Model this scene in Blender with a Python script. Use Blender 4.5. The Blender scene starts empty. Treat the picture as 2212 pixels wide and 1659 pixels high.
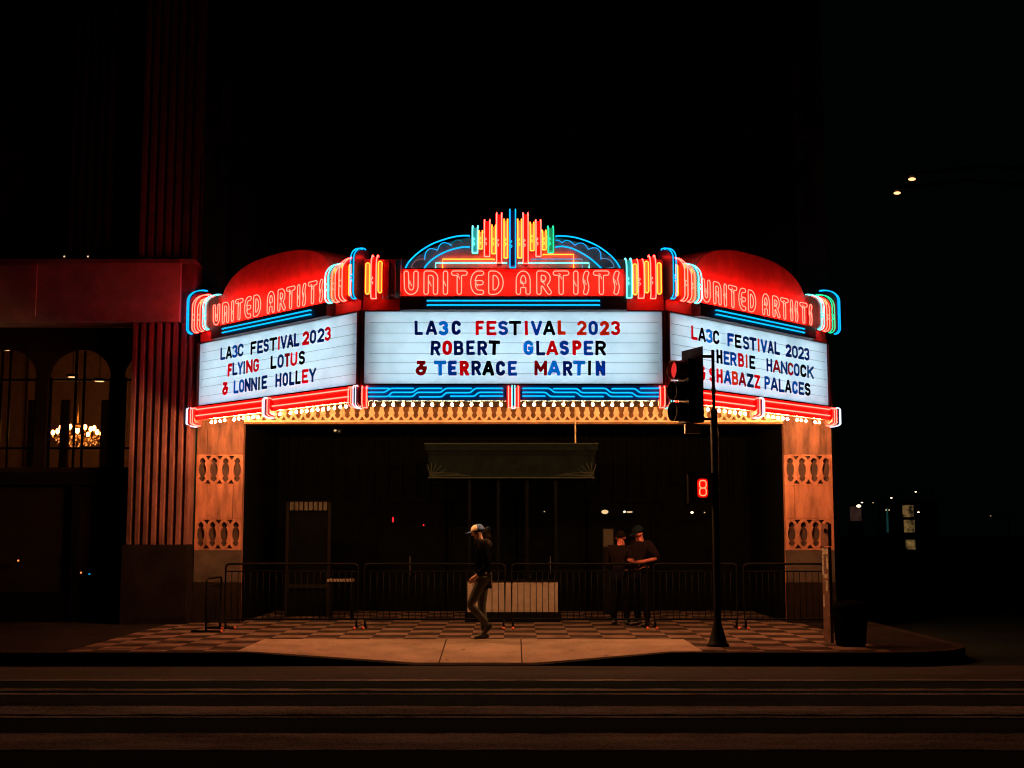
import bpy, bmesh, math, random
import numpy as np
from mathutils import Vector, Matrix
rnd = random.Random(7)
SC = bpy.context.scene
COL = SC.collection
# ------------------------------------------------------------------ camera, sky, exposure
FPX, CX, CY, HCAM = 2800.0, 1106.0, 829.5, 1.86       # measured in the photograph at 2212 x 1659
PITCH = math.atan((1150 - CY) / FPX)
cd = bpy.data.cameras.new('camera'); cam = bpy.data.objects.new('camera', cd); COL.objects.link(cam)
cd.sensor_width = 36; cd.lens = 36 * FPX / 2212.0; cd.clip_start = 0.1; cd.clip_end = 1500
cam.location = (0, 0, HCAM); cam.rotation_euler = (math.pi / 2 + PITCH, 0, 0)
SC.camera = cam
W = bpy.data.worlds.new('World'); SC.world = W; W.use_nodes = True
bg = W.node_tree.nodes['Background']
bg.inputs['Color'].default_value = (0.36, 0.92, 0.80, 1); bg.inputs['Strength'].default_value = 0.0006
SC.view_settings.view_transform = 'Standard'; SC.view_settings.look = 'None'
SC.view_settings.exposure = 0.0; SC.view_settings.gamma = 1.0
SC.cycles.max_bounces = 8; SC.cycles.diffuse_bounces = 4; SC.cycles.transparent_max_bounces = 12
SC.cycles.sample_clamp_indirect = 4.0; SC.cycles.filter_width = 1.15

# ------------------------------------------------------------------ measuring helpers
cR = np.array([1., 0, 0]); cF = np.array([0, math.cos(PITCH), math.sin(PITCH)]); cU = np.array([0, -math.sin(PITCH), math.cos(PITCH)])
C0 = np.array([0, 0, HCAM])
def ray(u, v): return cR * (u - CX) / FPX + cU * (CY - v) / FPX + cF
def onY(u, v, Y): d = ray(u, v); return C0 + d * (Y / d[1])
def onZ(u, v, Z): d = ray(u, v); return C0 + d * ((Z - HCAM) / d[2])
def proj(p):
    q = np.array(p, float) - C0; z = q @ cF
    return CX + FPX * (q @ cR) / z, CY - FPX * (q @ cU) / z
GZ = 0.19                                              # pavement height over the road

# ------------------------------------------------------------------ materials
M = {}
def mat(name, col, rough=0.6, metal=0.0, var=0.0, scale=6.0, bump=0.0, spec=0.5, col2=None, streak=1.0):
    m = bpy.data.materials.new(name); m.use_nodes = True; nt = m.node_tree; b = nt.nodes['Principled BSDF']
    b.inputs['Base Color'].default_value = (*col, 1); b.inputs['Roughness'].default_value = rough
    b.inputs['Metallic'].default_value = metal; b.inputs['Specular IOR Level'].default_value = spec
    if var > 0 or bump > 0 or col2:
        tc = nt.nodes.new('ShaderNodeTexCoord'); n = nt.nodes.new('ShaderNodeTexNoise')
        n.inputs['Scale'].default_value = scale; n.inputs['Detail'].default_value = 6; n.inputs['Roughness'].default_value = 0.65
        mp_ = nt.nodes.new('ShaderNodeMapping'); mp_.inputs['Scale'].default_value = (1, 1, streak)
        nt.links.new(tc.outputs['Object'], mp_.inputs['Vector']); nt.links.new(mp_.outputs[0], n.inputs['Vector'])
        r = nt.nodes.new('ShaderNodeValToRGB')
        r.color_ramp.elements[0].position = 0.32; r.color_ramp.elements[1].position = 0.68
        lo = col2 if col2 else tuple(c * (1 - var) for c in col)
        r.color_ramp.elements[0].color = (*lo, 1); r.color_ramp.elements[1].color = (*tuple(min(1, c * (1 + var * 0.5)) for c in col), 1)
        nt.links.new(n.outputs['Fac'], r.inputs['Fac']); nt.links.new(r.outputs['Color'], b.inputs['Base Color'])
        if bump > 0:
            n2 = nt.nodes.new('ShaderNodeTexNoise'); n2.inputs['Scale'].default_value = scale * 12; n2.inputs['Detail'].default_value = 4
            nt.links.new(tc.outputs['Object'], n2.inputs['Vector'])
            bp = nt.nodes.new('ShaderNodeBump'); bp.inputs['Strength'].default_value = bump; bp.inputs['Distance'].default_value = 0.02
            nt.links.new(n2.outputs['Fac'], bp.inputs['Height']); nt.links.new(bp.outputs['Normal'], b.inputs['Normal'])
    M[name] = m; return m
def glow(name, col, k=1.0):
    m = bpy.data.materials.new(name); m.use_nodes = True; nt = m.node_tree
    for n in list(nt.nodes):
        if n.type == 'BSDF_PRINCIPLED': nt.nodes.remove(n)
    e = nt.nodes.new('ShaderNodeEmission'); mx = max(col)
    e.inputs['Color'].default_value = (*(c / mx for c in col), 1); e.inputs['Strength'].default_value = mx * k
    nt.links.new(e.outputs[0], nt.nodes['Material Output'].inputs['Surface']); M[name] = m; return m
def through(name, col, dif=0.1):                       # backlit plastic
    m = bpy.data.materials.new(name); m.use_nodes = True; nt = m.node_tree
    for n in list(nt.nodes):
        if n.type == 'BSDF_PRINCIPLED': nt.nodes.remove(n)
    t = nt.nodes.new('ShaderNodeBsdfTranslucent'); t.inputs['Color'].default_value = (*col, 1)
    d = nt.nodes.new('ShaderNodeBsdfDiffuse'); d.inputs['Color'].default_value = (*col, 1)
    x = nt.nodes.new('ShaderNodeMixShader'); x.inputs['Fac'].default_value = dif
    nt.links.new(t.outputs[0], x.inputs[1]); nt.links.new(d.outputs[0], x.inputs[2])
    nt.links.new(x.outputs[0], nt.nodes['Material Output'].inputs['Surface']); M[name] = m; return m
def glass(name, tint=(0.9, 0.93, 0.95)):
    m = bpy.data.materials.new(name); m.use_nodes = True; nt = m.node_tree
    for n in list(nt.nodes):
        if n.type == 'BSDF_PRINCIPLED': nt.nodes.remove(n)
    t = nt.nodes.new('ShaderNodeBsdfTransparent'); t.inputs['Color'].default_value = (*tint, 1)
    g = nt.nodes.new('ShaderNodeBsdfGlossy'); g.inputs['Roughness'].default_value = 0.03
    f = nt.nodes.new('ShaderNodeFresnel'); f.inputs['IOR'].default_value = 1.45
    x = nt.nodes.new('ShaderNodeMixShader'); nt.links.new(f.outputs[0], x.inputs['Fac'])
    nt.links.new(t.outputs[0], x.inputs[1]); nt.links.new(g.outputs[0], x.inputs[2])
    nt.links.new(x.outputs[0], nt.nodes['Material Output'].inputs['Surface']); M[name] = m; return m

RED_K = 37.0
glow('neon_red', (RED_K, 0.60, 0.40)); glow('neon_yellow', (8.0, 0.95, 0.08)); glow('neon_blue', (0.004, 0.66, 1.6))
glow('neon_cyan', (0.34, 2.0, 2.0)); glow('neon_green', (0.03, 1.5, 0.55)); glow('neon_white', (1.2, 1.3, 1.6))
glow('neon_dim', (0.30, 0.12, 0.10)); glow('neon_pale', (0.12, 0.30, 0.55)); glow('neon_teal_dim', (0.0, 0.22, 0.32))
glow('bulb_light', (1400, 580, 200)); glow('fluorescent', (5.6, 6.7, 6.9))
mat('unlit_tube', (0.35, 0.20, 0.18), 0.2)
through('panel_plastic', (0.80, 0.86, 0.90), 0.25)
nt = M['panel_plastic'].node_tree; tc_ = nt.nodes.new('ShaderNodeTexCoord'); nz_ = nt.nodes.new('ShaderNodeTexNoise'); nz_.inputs['Scale'].default_value = 1.7; nz_.inputs['Detail'].default_value = 7
rp_ = nt.nodes.new('ShaderNodeValToRGB'); rp_.color_ramp.elements[0].position = .34; rp_.color_ramp.elements[0].color = (.70, .77, .81, 1); rp_.color_ramp.elements[1].position = .55; rp_.color_ramp.elements[1].color = (.82, .88, .92, 1)
nt.links.new(tc_.outputs['Object'], nz_.inputs['Vector']); nt.links.new(nz_.outputs['Fac'], rp_.inputs['Fac'])
for n_ in nt.nodes:
    if n_.type in ('BSDF_TRANSLUCENT', 'BSDF_DIFFUSE'): nt.links.new(rp_.outputs['Color'], n_.inputs['Color'])
mat('lightbox_white', (0.68, 0.72, 0.75), 0.8)
for n_, c_ in dict(navy=(0.003, 0.065, 0.27), blue=(0.003, 0.17, 0.52), cyan=(0.005, 0.37, 0.76), red=(0.98, 0.015, 0.03), orange=(1.0, 0.11, 0.015),
                   darkred=(0.50, 0.010, 0.022), black=(0.012, 0.005, 0.005), teal=(0.004, 0.11, 0.27)).items(): through('letter_' + n_, c_, 0.04)
mat('marquee_red', (0.46, 0.075, 0.040), 0.45, var=0.35, scale=3, col2=(0.33, 0.055, 0.03))
mat('marquee_dark', (0.045, 0.018, 0.014), 0.5, var=0.4)
mat('sign_red', (0.68, 0.27, 0.19), 0.5, var=0.25, scale=4)
mat('fin_red', (0.55, 0.035, 0.030), 0.4); mat('fin_grey', (0.55, 0.50, 0.45), 0.4); mat('fin_teal', (0.05, 0.62, 0.60), 0.4); mat('fin_navy', (0.006, 0.016, 0.07), 0.4)
mat('fascia_navy', (0.03, 0.10, 0.20), 0.35); mat('fascia_red', (0.62, 0.045, 0.04), 0.4)
mat('rail_grey', (0.25, 0.28, 0.30), 0.5)
mat('cream_stone', (0.80, 0.62, 0.40), 0.75, var=0.3, scale=1.6, bump=0.15)
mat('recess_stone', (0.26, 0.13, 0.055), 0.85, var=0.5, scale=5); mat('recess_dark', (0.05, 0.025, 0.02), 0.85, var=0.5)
mat('pillar_shade', (0.06, 0.042, 0.034), 0.85, var=0.5, scale=3); mat('plinth_shade', (0.018, 0.013, 0.011), 0.8, var=0.4, scale=9, spec=0.0)
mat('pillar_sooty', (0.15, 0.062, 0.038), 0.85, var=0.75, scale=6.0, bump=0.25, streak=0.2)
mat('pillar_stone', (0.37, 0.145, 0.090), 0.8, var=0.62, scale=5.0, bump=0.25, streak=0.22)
mat('dark_facade', (0.016, 0.065, 0.060), 0.85, var=0.5, scale=1.5, spec=0.0)
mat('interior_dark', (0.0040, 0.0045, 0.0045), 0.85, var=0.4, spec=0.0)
mat('band_stone', (0.25, 0.19, 0.185), 0.9, var=0.35, scale=2.5); mat('limestone_fade', (0.09, 0.075, 0.068), 0.9, var=0.4); mat('limestone', (0.16, 0.068, 0.064), 0.9, var=0.6, scale=4, bump=0.25, spec=0.1, streak=0.3)
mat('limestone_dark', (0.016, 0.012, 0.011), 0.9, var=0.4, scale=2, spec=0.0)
mat('black_metal', (0.0035, 0.0036, 0.0040), 0.5, spec=0.05); mat('dark_metal', (0.03, 0.03, 0.032), 0.4, metal=0.6)
mat('grey_metal', (0.20, 0.20, 0.20), 0.45, metal=0.7); mat('pale_metal', (0.42, 0.36, 0.28), 0.6)
mat('copper_green', (0.0055, 0.0085, 0.0078), 0.8, var=0.4, spec=0.0); mat('copper_edge', (0.028, 0.036, 0.030), 0.6, spec=0.05)
mat('cream_panel', (0.24, 0.19, 0.165), 0.6, var=0.2, scale=8)
mat('foot_red', (0.62, 0.10, 0.06), 0.5)
mat('blue_plate', (0.006, 0.013, 0.026), 0.9, spec=0.03)
glass('window_glass')

# ------------------------------------------------------------------ mesh helpers
def tag(o, label=None, cat=None, group=None, kind=None):
    if label: o['label'] = label
    if cat: o['category'] = cat
    if group: o['group'] = group
    if kind: o['kind'] = kind
    return o
def thing(name, label, cat, loc=(0, 0, 0), group=None):
    o = bpy.data.objects.new(name, None); COL.objects.link(o); o.location = loc; o.empty_display_size = 0.2
    return tag(o, label, cat, group)
def origin(o):
    p = Vector((0, 0, 0))
    while o is not None: p = p + Vector(o.location); o = o.parent
    return p
class MB:
    def __init__(s): s.v = []; s.f = []; s.sm = []; s.mi = []
    def add(s, vs, fs, smooth=False, mi=0):
        b = len(s.v); s.v += [tuple(float(c) for c in p) for p in vs]
        for f in fs: s.f.append(tuple(b + i for i in f)); s.sm.append(smooth); s.mi.append(mi)
        return s
    def box(s, x0, x1, y0, y1, z0, z1, mi=0):
        x0, x1 = sorted((x0, x1)); y0, y1 = sorted((y0, y1)); z0, z1 = sorted((z0, z1))
        return s.add([(x0, y0, z0), (x1, y0, z0), (x1, y1, z0), (x0, y1, z0), (x0, y0, z1), (x1, y0, z1), (x1, y1, z1), (x0, y1, z1)],
                     [(0, 3, 2, 1), (4, 5, 6, 7), (0, 1, 5, 4), (1, 2, 6, 5), (2, 3, 7, 6), (3, 0, 4, 7)], mi=mi)
    def hexa(s, f, s0, s1, z0, z1, d0, d1):              # a box in a face's frame
        p = [f.P(a, z, d) for z in (z0, z1) for (a, d) in ((s0, d1), (s1, d1), (s1, d0), (s0, d0))]
        return s.add(p, [(0, 3, 2, 1), (4, 5, 6, 7), (0, 1, 5, 4), (1, 2, 6, 5), (2, 3, 7, 6), (3, 0, 4, 7)])
    def loft(s, rings, cap=True, smooth=False, closed=True):
        b = []; n = len(rings[0])
        vs = [p for r in rings for p in r]; fs = []
        for i in range(len(rings) - 1):
            for j in range(n if closed else n - 1):
                k = (j + 1) % n; fs.append((i * n + j, i * n + k, (i + 1) * n + k, (i + 1) * n + j))
        if cap and closed: fs.append(tuple(range(n - 1, -1, -1))); fs.append(tuple((len(rings) - 1) * n + j for j in range(n)))
        return s.add(vs, fs, smooth)
    def lathe(s, c, prof, n=16, smooth=True, ax='z'):
        rings = []
        for r, h in prof:
            ring = []
            for i in range(n):
                a = 2 * math.pi * i / n; x, y = r * math.cos(a), r * math.sin(a)
                if ax == 'z': p = (c[0] + x, c[1] + y, c[2] + h)
                elif ax == 'x': p = (c[0] + h, c[1] + x, c[2] + y)
                else: p = (c[0] + y, c[1] + h, c[2] + x)
                ring.append(p)
            rings.append(ring)
        return s.loft(rings, True, smooth)
    def ball(s, c, r, n=10, m=7, sc=(1, 1, 1), smooth=True):
        rings = []
        for i in range(m + 1):
            t = math.pi * (0.04 + 0.92 * i / m) - math.pi / 2
            rings.append([(c[0] + sc[0] * r * math.cos(t) * math.cos(2 * math.pi * j / n), c[1] + sc[1] * r * math.cos(t) * math.sin(2 * math.pi * j / n), c[2] + sc[2] * r * math.sin(t)) for j in range(n)])
        return s.loft(rings, True, smooth)
    def tube(s, pts, r, n=6, closed=False):
        P = [Vector(p) for p in pts]; q = [P[0]]
        for p in P[1:]:
            if (p - q[-1]).length > 1e-5: q.append(p)
        if closed and (q[0] - q[-1]).length < 1e-5: q.pop()
        P = q; m = len(P)
        if m < 2: return s
        rings = []; prev = None
        for i in range(m):
            if closed: t = (P[(i + 1) % m] - P[i - 1])
            else: t = P[min(i + 1, m - 1)] - P[max(i - 1, 0)]
            if t.length < 1e-7: t = P[min(i + 1, m - 1)] - P[i - 1]
            t.normalize()
            if prev is None:
                a = Vector((0, 0, 1)) if abs(t.z) < 0.9 else Vector((1, 0, 0)); nn = t.cross(a).normalized()
            else:
                nn = prev - t * prev.dot(t)
                nn = nn.normalized() if nn.length > 1e-6 else t.orthogonal().normalized()
            prev = nn; bb = t.cross(nn)
            rings.append([P[i] + (nn * math.cos(2 * math.pi * j / n) + bb * math.sin(2 * math.pi * j / n)) * (r[i] if isinstance(r, list) else r) for j in range(n)])
        if closed:
            rings.append(rings[0]); return s.loft(rings, False, True)
        return s.loft(rings, True, True)
    def cyl(s, p0, p1, r0, r1=None, n=12): return s.tube([p0, p1], [r0, r1 if r1 is not None else r0], n)
    def prism(s, poly, ext):                            # poly: list of 3D points, ext: vector
        e = Vector(ext); a = [Vector(p) for p in poly]
        return s.loft([a, [p + e for p in a]], True)
    def build(s, name, m, parent=None, off=None):
        o_ = off if off is not None else (origin(parent) if parent is not None else Vector((0, 0, 0)))
        me = bpy.data.meshes.new(name); me.from_pydata([(x - o_[0], y - o_[1], z - o_[2]) for x, y, z in s.v], [], s.f)
        for i, p in enumerate(me.polygons): p.use_smooth = s.sm[i]; p.material_index = s.mi[i]
        for mm in (m if isinstance(m, (list, tuple)) else [m]): me.materials.append(M[mm] if isinstance(mm, str) else mm)
        bm = bmesh.new(); bm.from_mesh(me); bmesh.ops.recalc_face_normals(bm, faces=bm.faces); bm.to_mesh(me); bm.free()
        o = bpy.data.objects.new(name, me); COL.objects.link(o)
        if parent is not None: o.parent = parent
        elif off is not None: o.location = off
        return o
def struct(o): o['kind'] = 'structure'; return o

# ------------------------------------------------------------------ glyph outlines from strokes
def arc(cx, cy, rx, ry, a0, a1, n=14):
    return [(cx + rx * math.cos(math.radians(a0 + (a1 - a0) * i / n)), cy + ry * math.sin(math.radians(a0 + (a1 - a0) * i / n))) for i in range(n + 1)]
def field(X, Y, strokes, r, cap):
    D = np.full(X.shape, 9.0)
    for st in strokes:
        c = cap
        if isinstance(st, tuple): c, st = st
        n = len(st)
        for i in range(n - 1):
            (ax, ay), (bx, by) = st[i], st[i + 1]
            L = math.hypot(bx - ax, by - ay)
            if L < 1e-6: continue
            tx, ty = (bx - ax) / L, (by - ay) / L
            a = (X - ax) * tx + (Y - ay) * ty; b = np.abs(-(X - ax) * ty + (Y - ay) * tx)
            lo, hi = -a, a - L
            def endc(e, isend):
                if not isend or c == 'round': return None
                return e + r if c == 'butt' else e
            out = np.maximum(np.maximum(lo, hi), 0)
            d = np.hypot(out, b)
            for e, isend in ((lo, i == 0), (hi, i == n - 2)):
                if isend and c != 'round':
                    k = np.maximum(b, e + (r if c == 'butt' else 0.0)); d = np.where(e > (-r if c == 'butt' else 0), k, d)
            D = np.minimum(D, d)
    return D - r
def contours(F, x0, y0, h):
    ny, nx = F.shape; seg = {}
    def ip(i0, j0, i1, j1):
        a, b = F[j0, i0], F[j1, i1]; t = a / (a - b)
        return (x0 + h * (i0 + t * (i1 - i0)), y0 + h * (j0 + t * (j1 - j0)))
    pts = {}
    for j in range(ny - 1):
        for i in range(nx - 1):
            c = (F[j, i] < 0) | ((F[j, i + 1] < 0) << 1) | ((F[j + 1, i + 1] < 0) << 2) | ((F[j + 1, i] < 0) << 3)
            if c in (0, 15): continue
            e = {'b': (i, j, i + 1, j), 'r': (i + 1, j, i + 1, j + 1), 't': (i, j + 1, i + 1, j + 1), 'l': (i, j, i, j + 1)}
            T = {1: ['lb'], 2: ['br'], 3: ['lr'], 4: ['rt'], 5: ['lt', 'rb'], 6: ['bt'], 7: ['lt'], 8: ['tl'], 9: ['tb'], 10: ['bl', 'tr'], 11: ['tr'], 12: ['rl'], 13: ['rb'], 14: ['bl']}[int(c)]
            for s_ in T:
                a, b = e[s_[0]], e[s_[1]]; pts[a] = ip(*a); pts[b] = ip(*b)
                seg.setdefault(a, []).append(b); seg.setdefault(b, []).append(a)
    loops = []; used = set()
    for k in list(seg):
        if k in used: continue
        lp = [k]; used.add(k); cur = k
        while True:
            nx_ = [q for q in seg[cur] if q not in used]
            if not nx_: break
            cur = nx_[0]; used.add(cur); lp.append(cur)
        if len(lp) > 5: loops.append([pts[q] for q in lp])
    return loops
def thin(lp, tol=0.0025):
    out = [lp[0]]; i = 0; n = len(lp)
    while i < n - 1:
        j = min(i + 2, n - 1)
        while j < n - 1 and j - i < 14:
            (ax, ay), (bx, by) = lp[i], lp[j + 1]; L = math.hypot(bx - ax, by - ay) or 1e-9
            if max(abs((p[0] - ax) * (by - ay) - (p[1] - ay) * (bx - ax)) / L for p in lp[i + 1:j + 1]) > tol: break
            j += 1
        if i + 1 == n - 1: j = n - 1
        out.append(lp[j]); i = j
    return out
GL = {
 'A': [[(0, 0), (.44, 1)], [(.56, 1), (1, 0)], [(.2, .27), (.8, .27)]],
 'B': [[(0, 0), (0, 1)], [(0, 1), (.55, 1)] + arc(.55, .765, .38, .235, 90, -90) + [(0, .53)], [(0, .53), (.6, .53)] + arc(.6, .265, .4, .265, 90, -90) + [(0, 0)]],
 'C': [('butt', arc(.5, .68, .5, .32, 12, 180) + arc(.5, .32, .5, .32, 180, 348))],
 'E': [[(1, 1), (0, 1), (0, 0), (1, 0)], [(0, .5), (.78, .5)]],
 'F': [[(1, 1), (0, 1), (0, 0)], [(0, .5), (.75, .5)]],
 'G': [('butt', arc(.5, .68, .5, .32, 15, 180) + arc(.5, .32, .5, .32, 180, 360) + [(1, .32), (1, .5)]), [(1, .46), (.68, .46)]],
 'H': [[(0, 0), (0, 1)], [(1, 0), (1, 1)], [(0, .5), (1, .5)]],
 'I': [[(.5, 0), (.5, 1)]],
 'K': [[(0, 0), (0, 1)], [(0, .36), (1, 1.05)], [(.35, .6), (1.02, -.05)]],
 'L': [[(0, 1), (0, 0), (1, 0)]],
 'M': [[(0, 0), (0, 1)], [(1, 0), (1, 1)], [(0, 1), (.5, .3), (1, 1)]],
 'N': [[(0, 0), (0, 1)], [(1, 0), (1, 1)], [(0, 1), (1, 0)]],
 'O': [arc(.5, .66, .5, .34, 0, 180) + arc(.5, .34, .5, .34, 180, 360) + [(1, .66)]],
 'P': [[(0, 0), (0, 1)], [(0, 1), (.55, 1)] + arc(.55, .73, .45, .27, 90, -90) + [(0, .46)]],
 'R': [[(0, 0), (0, 1)], [(0, 1), (.55, 1)] + arc(.55, .74, .45, .26, 90, -90) + [(0, .48)], [(.48, .5), (1, -.04)]],
 'S': [('butt', arc(.5, .76, .5, .24, 15, 270) + arc(.5, .26, .5, .26, 90, -165))],
 'T': [[(0, 1), (1, 1)], [(.5, 1), (.5, 0)]],
 'U': [[(0, 1), (0, .34)] + arc(.5, .34, .5, .34, 180, 360) + [(1, 1)]],
 'V': [[(0, 1), (.46, 0)], [(.54, 0), (1, 1)]],
 'Y': [[(0, 1), (.5, .42), (1, 1)], [(.5, .42), (.5, 0)]],
 'Z': [[(0, 1), (1, 1), (0, 0), (1, 0)]],
 '0': [arc(.5, .66, .5, .34, 0, 180) + arc(.5, .34, .5, .34, 180, 360) + [(1, .66)]],
 '2': [('butt', arc(.5, .70, .5, .30, 165, -25) + [(.03, 0)]), [(0, 0), (1, 0)]],
 '3': [('butt', arc(.45, .76, .5, .24, 165, -90)), ('butt', arc(.45, .26, .55, .26, 90, -165))],
 '&': [('butt', [(.92, .55), (.92, .3)] + arc(.5, .27, .42, .27, 0, -270) + [(.62, .55)]), [(.55, .52), (1, .52)], [(.2, 1), (.8, 1)], ('butt', [(.75, 1), (.4, .58), (.2, .42)])],
}
NE = {   # outlined neon letters, centre lines
 'U': [[(0, 1), (.04, .3)] + arc(.5, .3, .46, .3, 180, 360) + [(.96, 1)]],
 'N': [[(0, 0), (0, 1), (.5, 1)] + arc(.5, .72, .5, .28, 90, 0) + [(1, 0)]],
 'I': [[(.5, 0), (.5, 1)]],
 'T': [[(0, 1), (1, 1)], [(.5, 1), (.5, 0)]],
 'E': [[(1, 1), (.62, 1)] + arc(.62, .5, .62, .5, 90, 270) + [(1, 0)], [(.08, .5), (.95, .5)]],
 'D': [[(0, 0), (0, 1), (.3, 1)] + arc(.3, .5, .7, .5, 90, -90) + [(0, 0)]],
 'A': [[(0, 0), (0, .6)] + arc(.5, .6, .5, .4, 180, 0) + [(1, 0)], [(0, .36), (1, .36)]],
 'R': [[(0, 0), (0, 1), (.4, 1)] + arc(.4, .72, .5, .28, 90, -90) + [(.3, .44)], [(.45, .44), (1, 0)]],
 'S': [[(.95, 1), (.55, .9), (.2, .72), (.3, .58), (.75, .42), (.95, .26), (.7, .1), (.4, 0)]],
}
_cache = {}
def glyph(ch, w, table, r, cap, res=0.022):
    key = (ch, round(w, 2), cap, r)
    if key in _cache: return _cache[key]
    w = round(w, 2); sx = max(w - 2 * r, 0.001); sy = 1 - 2 * r
    st = []
    for s_ in table[ch]:
        c, l = s_ if isinstance(s_, tuple) else (cap, s_)
        st.append((c, [(r + x * sx, r + y * sy) for x, y in l]))
    x = np.arange(-3, int(w / res) + 5) * res; y = np.arange(-3, int(1 / res) + 5) * res
    X, Y = np.meshgrid(x, y); F = field(X, Y, st, r, cap)
    if cap != 'round':
        F = np.maximum(F, np.maximum(np.maximum(-X, X - w), np.maximum(-Y, Y - 1)))
    F = np.where(np.abs(F) < 1e-6, 1e-6, F)
    L = [thin(l) for l in contours(F, x[0], y[0], res)]
    _cache[key] = L; return L
def fill_mesh(name, loops, thick):                      # flat plate with holes, in its own x (right) and y (up)
    cu = bpy.data.curves.new(name, 'CURVE'); cu.dimensions = '2D'; cu.fill_mode = 'BOTH'; cu.extrude = thick / 2
    for lp in loops:
        sp = cu.splines.new('POLY'); sp.points.add(len(lp) - 1)
        for i, p in enumerate(lp): sp.points[i].co = (p[0], p[1], 0, 1)
        sp.use_cyclic_u = True
    o = bpy.data.objects.new('tmp', cu); COL.objects.link(o)
    dg = bpy.context.evaluated_depsgraph_get(); dg.update()
    me = bpy.data.meshes.new_from_object(o.evaluated_get(dg)); me.name = name
    bpy.data.objects.remove(o); bpy.data.curves.remove(cu); return me
def plate(name, loops, thick, face, s0, z0, d, m, parent):  # place such a plate on a face
    me = fill_mesh(name, loops, thick); o_ = origin(parent) if parent is not None else Vector((0, 0, 0))
    for v in me.vertices:
        p = face.P(s0 + v.co.x, z0 + v.co.y, d + v.co.z); v.co = Vector(p) - o_
    me.materials.clear(); me.materials.append(M[m])
    for p in me.polygons: p.use_smooth = False; p.material_index = 0
    o = bpy.data.objects.new(name, me); COL.objects.link(o)
    if parent is not None: o.parent = parent
    return o

class Face:
    def __init__(s, A, B):
        s.A = np.array([A[0], A[1], 0.]); s.B = np.array([B[0], B[1], 0.]); d = s.B - s.A; s.L = float(np.linalg.norm(d)); s.T = d / s.L
        s.N = np.array([s.T[1], -s.T[0], 0.])
    def P(s, a, z, d=0.0): p = s.A + s.T * a + s.N * d; return (p[0], p[1], z)
    def inv(s, u, v, d=0.0):
        r = ray(u, v); t = ((s.A + s.N * d - C0) @ s.N) / (r @ s.N); p = C0 + r * t
        return float((p - s.A) @ s.T), float(p[2])
    def s_at(s, u, z, d=0.0):
        v = 750.
        for _ in range(6):
            a, _z = s.inv(u, v, d); v = proj(s.P(a, z, d))[1]
        return s.inv(u, v, d)[0]

# ================================================================== THE SETTING
YK, YB = 18.45, 24.5                                    # kerb line, theatre front
def kerb_h(x):
    if x < -3.7 or x > 2.27: return GZ
    if x < -1.36: t = (x + 3.7) / 2.34; return GZ + (0.022 - GZ) * t
    if x < 0.36: return 0.022
    t = (x - 0.36) / 1.91; return 0.022 + (GZ - 0.022) * t
def walk_h(x, y):
    t = min(1, max(0, (y - YK) / 2.2)); return kerb_h(x) * (1 - t) + GZ * t
def checker_mat():
    m = bpy.data.materials.new('checker_paving'); m.use_nodes = True; nt = m.node_tree; b = nt.nodes['Principled BSDF']
    tc = nt.nodes.new('ShaderNodeTexCoord'); mp = nt.nodes.new('ShaderNodeMapping'); nt.links.new(tc.outputs['Object'], mp.inputs['Vector'])
    mp.inputs['Rotation'].default_value = (0, 0, math.radians(0)); mp.inputs['Location'].default_value = (0.13, 0.2, 0.31)
    ck = nt.nodes.new('ShaderNodeTexChecker'); ck.inputs['Scale'].default_value = 1 / 0.53
    ck.inputs['Color1'].default_value = (0.15, 0.105, 0.09, 1); ck.inputs['Color2'].default_value = (0.042, 0.031, 0.028, 1)
    nt.links.new(mp.outputs[0], ck.inputs['Vector'])
    n = nt.nodes.new('ShaderNodeTexNoise'); n.inputs['Scale'].default_value = 3.0; n.inputs['Detail'].default_value = 8
    nt.links.new(tc.outputs['Object'], n.inputs['Vector'])
    mx = nt.nodes.new('ShaderNodeMixRGB'); mx.blend_type = 'MULTIPLY'; mx.inputs['Fac'].default_value = 0.85
    rp = nt.nodes.new('ShaderNodeValToRGB'); rp.color_ramp.elements[0].position = 0.3; rp.color_ramp.elements[0].color = (.35, .33, .3, 1); rp.color_ramp.elements[1].position = 0.62
    nt.links.new(n.outputs['Fac'], rp.inputs['Fac']); nt.links.new(ck.outputs['Color'], mx.inputs[1]); nt.links.new(rp.outputs['Color'], mx.inputs[2])
    nt.links.new(mx.outputs[0], b.inputs['Base Color']); b.inputs['Roughness'].default_value = 0.8; b.inputs['Specular IOR Level'].default_value = 0.0
    M['checker_paving'] = m
checker_mat()
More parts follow.
